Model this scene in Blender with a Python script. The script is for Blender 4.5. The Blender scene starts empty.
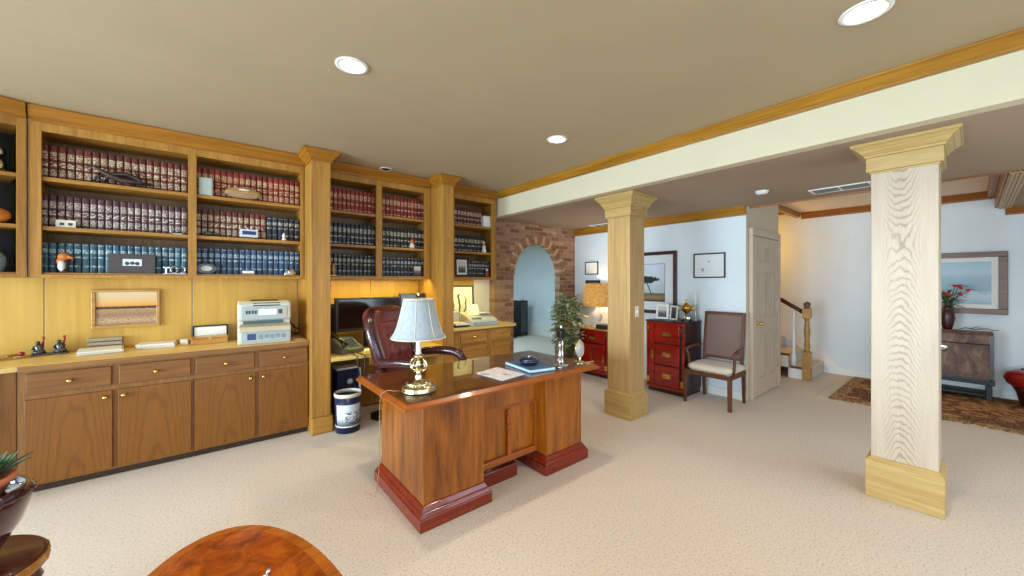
import bpy, bmesh, math, random
from mathutils import Matrix, Vector, Euler
random.seed(7)
PI = math.pi
S = bpy.context.scene
COL = S.collection

# ------------------------------------------------------------------ materials
def s2l(c):
    c = c / 255.0
    return c / 12.92 if c <= 0.04045 else ((c + 0.055) / 1.055) ** 2.4
def rgb(r, g, b):
    return (s2l(r), s2l(g), s2l(b), 1.0)

class NT:
    def __init__(self, name):
        self.m = bpy.data.materials.new(name); self.m.use_nodes = True
        self.t = self.m.node_tree; self.t.nodes.clear()
        self.out = self.n('ShaderNodeOutputMaterial')
    def n(self, typ, **kw):
        nd = self.t.nodes.new(typ)
        for k, v in kw.items(): setattr(nd, k, v)
        return nd
    def l(self, a, b): self.t.links.new(a, b)
    def setv(self, nd, **kw):
        for k, v in kw.items():
            nd.inputs[k.replace('_', ' ')].default_value = v
        return nd
    def bsdf(self, rough=0.5, metal=0.0, spec=0.5, coat=0.0, sheen=0.0, col=None):
        b = self.n('ShaderNodeBsdfPrincipled')
        b.inputs['Roughness'].default_value = rough
        b.inputs['Metallic'].default_value = metal
        b.inputs['Specular IOR Level'].default_value = spec
        b.inputs['Coat Weight'].default_value = coat
        b.inputs['Coat Roughness'].default_value = 0.08
        b.inputs['Sheen Weight'].default_value = sheen
        if col is not None: b.inputs['Base Color'].default_value = col
        self.l(b.outputs[0], self.out.inputs[0])
        return b
    def coord(self, kind='Object', scale=(1, 1, 1), loc=(0, 0, 0)):
        tc = self.n('ShaderNodeTexCoord'); mp = self.n('ShaderNodeMapping')
        mp.inputs['Scale'].default_value = scale; mp.inputs['Location'].default_value = loc
        self.l(tc.outputs[kind], mp.inputs[0]); return mp.outputs[0]
    def noise(self, vec, scale, detail=3, rough=0.55, dist=0.0):
        n = self.n('ShaderNodeTexNoise')
        n.inputs['Scale'].default_value = scale; n.inputs['Detail'].default_value = detail
        n.inputs['Roughness'].default_value = rough; n.inputs['Distortion'].default_value = dist
        self.l(vec, n.inputs['Vector']); return n.outputs['Fac']
    def ramp(self, fac, stops, interp='LINEAR'):
        r = self.n('ShaderNodeValToRGB'); cr = r.color_ramp; cr.interpolation = interp
        while len(cr.elements) < len(stops): cr.elements.new(0.5)
        for e, (p, c) in zip(cr.elements, stops): e.position = p; e.color = c
        self.l(fac, r.inputs[0]); return r.outputs[0]
    def mix(self, fac, a, b, mode='MIX'):
        m = self.n('ShaderNodeMix', data_type='RGBA', blend_type=mode)
        for i, v in ((0, fac), (6, a), (7, b)):
            if isinstance(v, (int, float, tuple)): m.inputs[i].default_value = v
            else: self.l(v, m.inputs[i])
        return m.outputs[2]
    def math(self, op, a, b=0.0):
        m = self.n('ShaderNodeMath', operation=op)
        for i, v in ((0, a), (1, b)):
            if isinstance(v, (int, float)): m.inputs[i].default_value = v
            else: self.l(v, m.inputs[i])
        return m.outputs[0]
    def bump(self, b, h, strength=0.3, dist=0.01):
        n = self.n('ShaderNodeBump'); n.inputs['Strength'].default_value = strength; n.inputs['Distance'].default_value = dist
        self.l(h, n.inputs['Height']); self.l(n.outputs[0], b.inputs['Normal'])

def plain(name, c, rough=0.5, metal=0.0, spec=0.5, coat=0.0, sheen=0.0, var=0.06, vs=25):
    k = NT(name); b = k.bsdf(rough, metal, spec, coat, sheen)
    f = k.noise(k.coord(), vs, 3)
    d = tuple(x * (1 - var) for x in c[:3]) + (1,); e = tuple(min(1, x * (1 + var)) for x in c[:3]) + (1,)
    k.l(k.ramp(f, [(0.3, d), (0.7, e)]), b.inputs['Base Color'])
    return k.m

def wood(name, light, dark, axis='Z', rough=0.42, coat=0.0, freq=34, spec=0.4, contrast=1.0, stretch=0.045):
    """straight grained board: noise stretched along the grain"""
    k = NT(name); b = k.bsdf(rough, 0, spec, coat)
    st = {'X': (stretch, 1, 1), 'Y': (1, stretch, 1), 'Z': (1, 1, stretch)}[axis]
    v = k.coord('Object', st)
    f1 = k.noise(v, freq, 5, 0.6, 0.6)
    f2 = k.noise(v, freq * 4.5, 3, 0.6)
    f3 = k.noise(k.coord('Object', tuple(x * 0.5 for x in st)), freq * 0.35, 2, 0.5)
    f = k.math('ADD', k.math('MULTIPLY', f1, 0.55), k.math('ADD', k.math('MULTIPLY', f2, 0.25), k.math('MULTIPLY', f3, 0.2)))
    w = 0.16 / contrast
    k.l(k.ramp(f, [(0.5 - w, dark), (0.5 + w, light)]), b.inputs['Base Color'])
    k.bump(b, f, 0.12, 0.002)
    return k.m

def cathedral(name, light, dark, cross='X', rough=0.42, k2=46.0, kz=5.5, freq=9.0, coat=0.0, amt=0.6, spec=0.4, z0=4.0):
    """flat sawn oak: arched growth rings climbing the board, centred on the part's own origin"""
    k = NT(name); b = k.bsdf(rough, 0, spec, coat)
    tc = k.n('ShaderNodeTexCoord'); sp = k.n('ShaderNodeSeparateXYZ'); k.l(tc.outputs['Object'], sp.inputs[0])
    oi = k.n('ShaderNodeObjectInfo')
    u = sp.outputs[cross]
    if cross == 'Y':
        ge = k.n('ShaderNodeNewGeometry'); sn = k.n('ShaderNodeSeparateXYZ'); k.l(ge.outputs['Normal'], sn.inputs[0])
        side = k.math('GREATER_THAN', k.math('ABSOLUTE', sn.outputs['Y']), .5)
        u = k.math('ADD', k.math('MULTIPLY', sp.outputs['Y'], k.math('SUBTRACT', 1.0, side)), k.math('MULTIPLY', k.math('ADD', sp.outputs['X'], .3), side))
    nz = k.noise(k.coord('Object', (1, 1, 0.25)), 5.0, 3, 0.5)
    uu = k.math('ADD', u, k.math('MULTIPLY', k.math('SUBTRACT', oi.outputs['Random'], 0.5), 0.06))
    q = k.math('MULTIPLY', k.math('MULTIPLY', uu, uu), k2)
    dz = k.math('SUBTRACT', sp.outputs['Z'], z0)
    zz = k.math('MULTIPLY', k.math('SQRT', k.math('ADD', k.math('MULTIPLY', dz, dz), .02)), kz * 0.35)
    tt = k.math('ADD', k.math('SUBTRACT', q, zz), k.math('ADD', k.math('MULTIPLY', nz, 1.0), k.math('MULTIPLY', k.noise(k.coord('Object', (1, 1, .45)), 26, 3, .6), .26)))
    ring = k.math('ADD', k.math('MULTIPLY', k.math('SINE', k.math('MULTIPLY', tt, freq * 2.6)), 0.5), 0.5)
    ring = k.math('MULTIPLY', k.math('POWER', ring, 5.0), k.math('ADD', k.noise(k.coord('Object', (1, 1, .4)), 9, 3), .35))
    if cross == 'Y': ring = k.math('MULTIPLY', ring, k.math('ADD', k.math('POWER', 2.718, k.math('MULTIPLY', k.math('MULTIPLY', u, u), -230.0)), .2))
    fine = k.noise(k.coord('Object', (1, 1, 0.03)), 150, 3, 0.6)
    ff = k.math('ADD', k.math('MULTIPLY', ring, amt), k.math('ADD', k.math('MULTIPLY', fine, 0.4), k.math('MULTIPLY', k.noise(k.coord('Object', (1, 1, .06)), 24, 4, .6), 0.45)))
    k.l(k.ramp(ff, [(0.15, light), (1.0, dark)]), b.inputs['Base Color'])
    k.bump(b, ff, -0.1 if False else 0.08, 0.002)
    return k.m

M = {}
OAK_L, OAK_D = rgb(192, 140, 62), rgb(140, 92, 32)
M['oak_v'] = wood('oak_upright', OAK_L, OAK_D, 'Z')
M['oak_x'] = wood('oak_level', OAK_L, OAK_D, 'X')
M['oak_y'] = wood('oak_crossways', OAK_L, OAK_D, 'Y')
M['oak_door'] = cathedral('oak_door', rgb(140, 86, 22), rgb(84, 46, 8), 'X', freq=5.5, amt=.26, k2=60, kz=4.0)
M['oak_drawer'] = wood('oak_drawer', rgb(140, 90, 38), rgb(100, 60, 22), 'X')
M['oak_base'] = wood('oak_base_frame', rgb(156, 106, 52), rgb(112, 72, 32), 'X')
M['oak_base_v'] = wood('oak_base_upright', rgb(156, 106, 52), rgb(112, 72, 32), 'Z')
M['oak_dark'] = wood('oak_toe', rgb(70, 45, 26), rgb(45, 28, 16), 'X')
M['panel'] = wood('honey_panel', rgb(204, 162, 74), rgb(176, 132, 50), 'Z', 0.45, freq=9)
M['counter'] = wood('counter_top', rgb(234, 202, 128), rgb(214, 178, 102), 'X', 0.35)
M['crown'] = wood('crown_oak', rgb(176, 124, 36), rgb(124, 78, 14), 'Y', 0.4)
M['crown_x'] = wood('crown_oak_level', rgb(176, 116, 32), rgb(124, 74, 12), 'X', 0.4)
M['crown_red'] = wood('crown_reddish', rgb(166, 104, 40), rgb(122, 68, 22), 'Y', 0.4)
M['column'] = cathedral('column_oak', rgb(198, 180, 156), rgb(146, 122, 98), 'Y', 0.42, k2=75, kz=11.0, freq=13.0, amt=0.55, spec=.5, z0=1.72)
M['column_plain'] = wood('column_oak_straight', rgb(198, 164, 112), rgb(164, 128, 78), 'Z', 0.38)
M['column_level'] = wood('column_oak_level', rgb(196, 166, 108), rgb(160, 126, 68), 'Y', 0.38)
M['case_shaded'] = wood('case_shaded', rgb(34, 26, 22), rgb(20, 15, 13), 'Z')  # interior shade of the angled bookcase put into the wood colour
M['case_back'] = wood('case_back', rgb(150, 112, 66), rgb(104, 72, 38), 'Z')
M['desk'] = wood('desk_walnut', rgb(172, 96, 18), rgb(84, 38, 5), 'Z', 0.3, 0.25, freq=11, contrast=1.1, stretch=0.1)
M['desk_top'] = wood('desk_walnut_top', rgb(150, 84, 30), rgb(96, 46, 14), 'X', 0.28, 0.3, freq=10, stretch=0.1)
M['desk_edge'] = wood('desk_edge', rgb(172, 90, 26), rgb(112, 50, 12), 'X', 0.36, 0.12)
M['plinth'] = wood('desk_plinth', rgb(140, 42, 14), rgb(84, 18, 5), 'X', 0.25, 0.5)
M['burl'] = None
k = NT('burl_veneer'); b = k.bsdf(0.18, 0, 0.5, 0.6)
f = k.noise(k.coord(), 7, 6, 0.65, 2.2)
k.l(k.ramp(f, [(0.3, rgb(84, 32, 6)), (0.52, rgb(150, 66, 12)), (0.72, rgb(184, 96, 24))]), b.inputs['Base Color']); M['burl'] = k.m
M['band'] = wood('cross_band', rgb(190, 108, 36), rgb(130, 62, 14), 'X', 0.2, 0.5)
M['cherry'] = wood('red_lacquer_wood', rgb(182, 32, 12), rgb(92, 8, 4), 'Y', 0.2, 0.5, freq=12, stretch=0.12)
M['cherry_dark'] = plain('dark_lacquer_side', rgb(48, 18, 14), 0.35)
M['walnut'] = wood('chair_walnut', rgb(112, 66, 38), rgb(70, 36, 20), 'Z', 0.35)
M['trunkwood'] = None
k = NT('worn_trunk_wood'); b = k.bsdf(0.6)
f = k.noise(k.coord('Object', (1, 1, 0.5)), 14, 6, 0.7, 0.8)
k.l(k.ramp(f, [(0.3, rgb(56, 36, 30)), (0.5, rgb(104, 76, 62)), (0.72, rgb(150, 116, 92))]), b.inputs['Base Color']); M['trunkwood'] = k.m

# carpet
k = NT('carpet'); b = k.bsdf(0.95, 0, 0.1, sheen=0.2)
v = k.coord('Object')
f1 = k.noise(v, 80, 3, 0.7); f2 = k.noise(v, 0.9, 2); f3 = k.noise(v, 190, 2, 0.6)
c1 = k.ramp(f1, [(0.34, rgb(150, 130, 112)), (0.43, rgb(204, 189, 173)), (0.7, rgb(220, 206, 192))])
c2 = k.mix(0.25, c1, k.ramp(f3, [(0.35, rgb(160, 136, 110)), (0.6, rgb(226, 210, 190))]))
k.l(k.mix(k.math('MULTIPLY', f2, 0.12), c2, rgb(176, 150, 118)), b.inputs['Base Color'])
k.bump(b, f3, 0.35, 0.006); M['carpet'] = k.m

def paint(name, c, rough=0.75):
    k = NT(name); b = k.bsdf(rough, 0, 0.2)
    f = k.noise(k.coord(), 2.0, 3); g = k.noise(k.coord(), 240, 2)
    d = tuple(x * 0.96 for x in c[:3]) + (1,)
    k.l(k.ramp(f, [(0.35, d), (0.65, c)]), b.inputs['Base Color']); k.bump(b, g, 0.05, 0.002); return k.m
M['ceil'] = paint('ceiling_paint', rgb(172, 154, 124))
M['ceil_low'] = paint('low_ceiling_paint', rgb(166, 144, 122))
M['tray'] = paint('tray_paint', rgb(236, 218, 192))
M['cream'] = paint('beam_paint_lit', rgb(206, 194, 164))  # ceiling paint made lighter: daylight on the beam put into the colour
M['wall'] = paint('wall_paint', rgb(220, 226, 228))
M['wall_shaded'] = paint('shaded_wall_paint', rgb(206, 190, 166))  # wall paint turned tan: shade on walls facing away from the windows
M['white'] = paint('trim_white', rgb(232, 228, 222), 0.4)
M['door'] = paint('door_white', rgb(194, 174, 152), 0.4)

# brick
k = NT('red_brick'); b = k.bsdf(0.85, 0, 0.2)
tc = k.n('ShaderNodeTexCoord'); sp = k.n('ShaderNodeSeparateXYZ'); cb = k.n('ShaderNodeCombineXYZ')
k.l(tc.outputs['Object'], sp.inputs[0]); k.l(sp.outputs['X'], cb.inputs['X']); k.l(sp.outputs['Z'], cb.inputs['Y'])
br = k.n('ShaderNodeTexBrick'); k.l(cb.outputs[0], br.inputs['Vector'])
br.inputs['Color1'].default_value = rgb(136, 86, 60); br.inputs['Color2'].default_value = rgb(204, 158, 120)
br.inputs['Mortar'].default_value = rgb(172, 152, 130); br.inputs['Scale'].default_value = 1.0
br.inputs['Brick Width'].default_value = 0.2; br.inputs['Row Height'].default_value = 0.067
br.inputs['Mortar Size'].default_value = 0.007; br.inputs['Bias'].default_value = 0.0
f = k.noise(k.coord(), 9, 4, 0.65); g = k.noise(k.coord(), 3.2, 3, 0.7)
c1 = k.mix(k.math('MULTIPLY', f, 0.45), br.outputs['Color'], rgb(104, 74, 56), 'MIX')
c2 = k.mix(k.ramp(g, [(0.6, (0, 0, 0, 1)), (0.68, (1, 1, 1, 1))]), c1, k.mix(0.5, c1, rgb(206, 182, 152)))
k.l(c2, b.inputs['Base Color'])
k.bump(b, k.math('SUBTRACT', k.math('MULTIPLY', f, 0.4), br.outputs['Fac']), 0.7, 0.01); M['brick'] = k.m
def brickunit(name, a, bb):
    k = NT(name); b = k.bsdf(0.85, 0, 0.2); f = k.noise(k.coord(), 14, 4, 0.7)
    k.l(k.ramp(f, [(0.3, a), (0.7, bb)]), b.inputs['Base Color']); k.bump(b, f, 0.5, 0.006); return k.m
M['brick_a'] = brickunit('arch_brick_brown', rgb(128, 86, 62), rgb(186, 140, 106))
M['brick_b'] = brickunit('arch_brick_buff', rgb(176, 134, 100), rgb(220, 182, 144))

# metals, leather and so on
M['brass'] = plain('brass', rgb(214, 176, 96), 0.18, 1.0, var=0.05)
M['brass_pale'] = plain('pale_brass', rgb(216, 202, 160), 0.14, 1.0, var=0.05)
M['gold'] = plain('gold_metal', rgb(206, 156, 60), 0.25, 1.0)
M['silver'] = plain('silver_metal', rgb(214, 214, 212), 0.2, 1.0)
M['black'] = plain('black_plastic', rgb(9, 9, 10), 0.5)
M['black_gloss'] = plain('black_gloss', rgb(14, 14, 16), 0.08, coat=0.5)
M['screen'] = plain('dark_screen', rgb(30, 22, 18), 0.12, coat=0.4)
M['charcoal'] = plain('charcoal', rgb(58, 56, 56), 0.45)
k = NT('oxblood_leather'); b = k.bsdf(0.28, 0, 0.6, 0.25)
f = k.noise(k.coord(), 60, 4, 0.6); g = k.noise(k.coord(), 5, 3)
k.l(k.ramp(g, [(0.3, rgb(84, 28, 26)), (0.7, rgb(124, 48, 40))]), b.inputs['Base Color']); k.bump(b, f, 0.15, 0.004); M['leather'] = k.m
k = NT('dark_leather'); b = k.bsdf(0.22, 0, 0.6, 0.3)
f = k.noise(k.coord(), 60, 4, 0.6)
k.l(k.ramp(f, [(0.3, rgb(50, 18, 22)), (0.7, rgb(70, 28, 30))]), b.inputs['Base Color']); k.bump(b, f, 0.12, 0.004); M['leather_dark'] = k.m
M['red_leather'] = plain('red_leather', rgb(132, 14, 20), 0.3, coat=0.2, var=0.25, vs=14)
M['maroon_dark'] = plain('deep_maroon', rgb(58, 12, 16), 0.35)
k = NT('cane_weave'); b = k.bsdf(0.6, 0, 0.3)
ck = k.n('ShaderNodeTexChecker'); ck.inputs['Scale'].default_value = 130
k.l(k.coord(), ck.inputs['Vector']); ck.inputs['Color1'].default_value = rgb(150, 122, 110); ck.inputs['Color2'].default_value = rgb(96, 72, 64)
k.l(k.mix(k.noise(k.coord(), 60, 3), ck.outputs[0], rgb(120, 96, 88)), b.inputs['Base Color']); M['cane'] = k.m
M['cushion'] = plain('ivory_fabric', rgb(214, 200, 178), 0.85, sheen=0.3, vs=120)
M['shade_white'] = None
k = NT('white_lampshade'); b = k.bsdf(0.8, 0, 0.2); f = k.noise(k.coord('Object', (1, 1, 0.2)), 90, 3)
k.l(k.ramp(f, [(0.3, rgb(148, 156, 162)), (0.7, rgb(164, 172, 178))]), b.inputs['Base Color'])
b.inputs['Subsurface Weight'].default_value = 0.0; M['shade_white'] = k.m
k = NT('burlap_lit_shade'); b = k.bsdf(0.9, 0, 0.1); f = k.noise(k.coord('Object', (1, 1, 0.12)), 260, 3, 0.6)
cc = k.ramp(f, [(0.35, rgb(128, 82, 36)), (0.65, rgb(212, 160, 88))]); k.l(cc, b.inputs['Base Color'])
k.l(cc, b.inputs['Emission Color']); b.inputs['Emission Strength'].default_value = 0.55; M['burlap'] = k.m
M['candle'] = plain('candle_sleeve', rgb(232, 226, 214), 0.5)
M['paper'] = plain('paper', rgb(236, 234, 232), 0.7, var=0.03)
M['paper_edge'] = plain('paper_edges', rgb(216, 212, 204), 0.8, var=0.15, vs=200)
M['printer'] = plain('printer_shell', rgb(206, 204, 194), 0.45, var=0.02)
M['printer_grey'] = plain('printer_panel', rgb(164, 174, 172), 0.45, var=0.03)
M['printer_tan'] = plain('printer_tray', rgb(192, 178, 150), 0.5, var=0.03)
M['teal_slot'] = plain('printer_slot', rgb(74, 96, 100), 0.5)
M['lcd'] = plain('lcd_blue', rgb(40, 62, 110), 0.2)
M['button'] = plain('grey_button', rgb(126, 140, 146), 0.5)
M['navy'] = plain('navy_enamel', rgb(24, 34, 66), 0.35)
M['bluebook'] = plain('slate_blue_cover', rgb(58, 92, 124), 0.5)
M['bluepage'] = plain('pale_blue_edge', rgb(196, 220, 226), 0.6)
M['dish'] = plain('navy_glaze', rgb(20, 28, 58), 0.15, coat=0.6)
M['terracotta'] = plain('terracotta', rgb(186, 110, 74), 0.7)
k = NT('burgundy_glaze'); b = k.bsdf(0.12, 0, 0.6, 0.8); f = k.noise(k.coord(), 6, 4, 0.6)
k.l(k.ramp(f, [(0.35, rgb(40, 12, 24)), (0.65, rgb(76, 26, 40))]), b.inputs['Base Color']); M['glaze'] = k.m
M['stand'] = plain('carved_stand', rgb(70, 30, 20), 0.25, coat=0.4, var=0.25)
M['stand_gold'] = wood('stand_gold', rgb(196, 138, 58), rgb(112, 66, 22), 'X', 0.3)
def leaf(name, a, bb, cc, sc=30):
    k = NT(name); b = k.bsdf(0.45, 0, 0.4); f = k.noise(k.coord(), sc, 3, 0.6)
    k.l(k.ramp(f, [(0.36, a), (0.5, bb), (0.64, cc)]), b.inputs['Base Color']); return k.m
M['leaf_var'] = leaf('variegated_leaf', rgb(56, 82, 40), rgb(150, 158, 106), rgb(240, 238, 200), 24)
M['leaf_green'] = leaf('green_leaf', rgb(22, 60, 34), rgb(44, 92, 56), rgb(104, 142, 98), 40)
M['basket'] = plain('basket_pot', rgb(120, 82, 48), 0.8, var=0.3, vs=80)
M['flower'] = plain('red_petal', rgb(206, 30, 24), 0.5, var=0.2)
M['stem'] = plain('plant_stem', rgb(70, 92, 52), 0.6)
M['bronze'] = plain('bronze_patina', rgb(84, 80, 78), 0.35, 0.7, var=0.3, vs=60)
M['stone'] = plain('weathered_grey', rgb(150, 136, 112), 0.7, var=.25, vs=90)
M['phone_grey'] = plain('phone_grey', rgb(98, 100, 94), 0.35)
M['oak_light'] = wood('light_oak_front', rgb(200, 142, 68), rgb(152, 100, 40), 'X')
M['driftwood'] = plain('dark_carving', rgb(52, 34, 28), 0.3, coat=0.2, var=0.4, vs=40)
M['tan_carving'] = wood('tan_carving', rgb(196, 160, 108), rgb(130, 92, 52), 'X', 0.3, 0.3)
M['eagle_orange'] = plain('orange_gourd', rgb(206, 116, 44), 0.45, var=0.2)
M['eagle_white'] = plain('white_glaze', rgb(226, 222, 214), 0.3)
M['pale_box'] = plain('pale_grey_box', rgb(176, 186, 178), 0.6)
M['red_trim'] = plain('red_enamel', rgb(150, 44, 34), 0.4)
M['woodbox'] = wood('honey_box', rgb(204, 150, 70), rgb(150, 98, 36), 'X', 0.35, 0.2)
M['mirror_glass'] = plain('silvered_disc', rgb(220, 222, 220), 0.08, 0.9, var=0.02)
M['outlet'] = plain('outlet_plastic', rgb(226, 216, 200), 0.4, var=0.02)
M['grille'] = plain('grille_grey', rgb(112, 120, 110), 0.6)  # one even grey for vent backing and louvres
M['cable'] = plain('black_cable', rgb(20, 20, 20), 0.5)
M['cord_tan'] = plain('tan_cord', rgb(176, 130, 80), 0.5)
M['frame_dark'] = wood('dark_frame', rgb(84, 48, 36), rgb(44, 24, 20), 'X', 0.3)
M['frame_mid'] = wood('brown_frame', rgb(122, 78, 46), rgb(76, 46, 30), 'X', 0.35)
M['frame_gold'] = wood('gold_frame', rgb(196, 148, 74), rgb(140, 96, 40), 'X', 0.3)
M['mat_board'] = plain('mat_board', rgb(226, 224, 218), 0.8, var=0.02)
M['mat_grey'] = plain('mat_board_grey', rgb(214, 216, 218), 0.8, var=0.02)
M['brown_leather_box'] = plain('pebbled_box', rgb(70, 60, 60), 0.5, var=0.3, vs=120)

# clear glass pane
k = NT('clear_glass'); fr = k.n('ShaderNodeFresnel'); fr.inputs[0].default_value = 1.55
tr = k.n('ShaderNodeBsdfTransparent'); tr.inputs[0].default_value = (0.93, 0.95, 0.93, 1)
gl = k.n('ShaderNodeBsdfGlossy'); gl.inputs['Roughness'].default_value = 0.015
mx = k.n('ShaderNodeMixShader'); ge = k.n('ShaderNodeNewGeometry'); k.l(k.math('MULTIPLY', fr.outputs[0], k.math('SUBTRACT', 1.0, ge.outputs['Backfacing'])), mx.inputs[0]); k.l(tr.outputs[0], mx.inputs[1]); k.l(gl.outputs[0], mx.inputs[2]); k.l(mx.outputs[0], k.out.inputs[0])
M['glass'] = k.m
k = NT('crystal'); b = k.bsdf(0.05, 0, 0.8, 0.5); b.inputs['Base Color'].default_value = rgb(216, 220, 214); b.inputs['Transmission Weight'].default_value = 0.5; M['crystal'] = k.m

def emit(name, c, s):
    k = NT(name); e = k.n('ShaderNodeEmission'); e.inputs[0].default_value = c; e.inputs[1].default_value = s
    k.l(e.outputs[0], k.out.inputs[0]); return k.m
M['bulb'] = emit('lit_bulb', (1, 0.95, 0.86, 1), 9.0)
M['tube'] = emit('lit_tube', (1.0, 0.80, 0.36, 1), 2.5)

# rug
k = NT('persian_rug'); b = k.bsdf(0.95, 0, 0.1)
v = k.coord('Object')
vo = k.n('ShaderNodeTexVoronoi'); vo.inputs['Scale'].default_value = 5.5; k.l(v, vo.inputs['Vector'])
f = k.noise(k.coord('Object', (1, 3, 1)), 16, 4, 0.7)
c1 = k.ramp(vo.outputs['Distance'], [(0.1, rgb(84, 34, 26)), (0.3, rgb(128, 58, 40)), (0.42, rgb(190, 146, 96)), (0.6, rgb(62, 38, 36))])
k.l(k.mix(0.35, c1, k.ramp(f, [(0.35, rgb(96, 62, 46)), (0.5, rgb(176, 130, 86)), (0.66, rgb(214, 178, 128))])), b.inputs['Base Color']); M['rug'] = k.m
k = NT('rug_border'); b = k.bsdf(0.95, 0, 0.1); f = k.noise(k.coord(), 40, 4, 0.7)
k.l(k.ramp(f, [(0.35, rgb(84, 58, 46)), (0.5, rgb(150, 116, 82)), (0.65, rgb(206, 178, 138))]), b.inputs['Base Color']); M['rug_border'] = k.m
M['fringe'] = plain('rug_fringe', rgb(206, 192, 168), 0.9)

# books
def cover(name, c):
    k = NT(name); b = k.bsdf(0.42, 0, 0.5); oi = k.n('ShaderNodeObjectInfo')
    d = tuple(x * 0.6 for x in c[:3]) + (1,); e = tuple(min(1, x * 1.35) for x in c[:3]) + (1,)
    k.l(k.ramp(oi.outputs['Random'], [(0, d), (1, e)]), b.inputs['Base Color']); return k.m
def gilt(name, c, ground, sc=190):
    """stamped lettering: pale marks broken up over the ground colour"""
    k = NT(name); b = k.bsdf(0.4, 0, 0.5); oi = k.n('ShaderNodeObjectInfo')
    mp = k.n('ShaderNodeMapping'); tc = k.n('ShaderNodeTexCoord'); k.l(tc.outputs['Object'], mp.inputs[0])
    mp.inputs['Scale'].default_value = (0.6, 0.6, 1.3)
    k.l(oi.outputs['Random'], mp.inputs['Location'])
    f = k.noise(mp.outputs[0], sc, 2, 0.5)
    k.l(k.ramp(f, [(0.47, ground), (0.56, c)]), b.inputs['Base Color']); return k.m
BK = {}
for nm, c, g in (('maroon', rgb(98, 34, 30), rgb(226, 208, 170)), ('plum', rgb(84, 44, 52), rgb(216, 204, 186)),
                 ('red', rgb(128, 38, 28), rgb(230, 196, 148)), ('teal', rgb(46, 84, 104), rgb(196, 214, 204)),
                 ('blue', rgb(40, 66, 98), rgb(186, 204, 210)), ('navy', rgb(26, 30, 46), rgb(214, 204, 180)), ('black', rgb(22, 20, 24), rgb(220, 208, 180))):
    BK[nm] = [cover(nm + '_binding', c), gilt(nm + '_lettering', g, c), gilt(nm + '_band', g, c, 90), M['paper_edge']]

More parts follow.
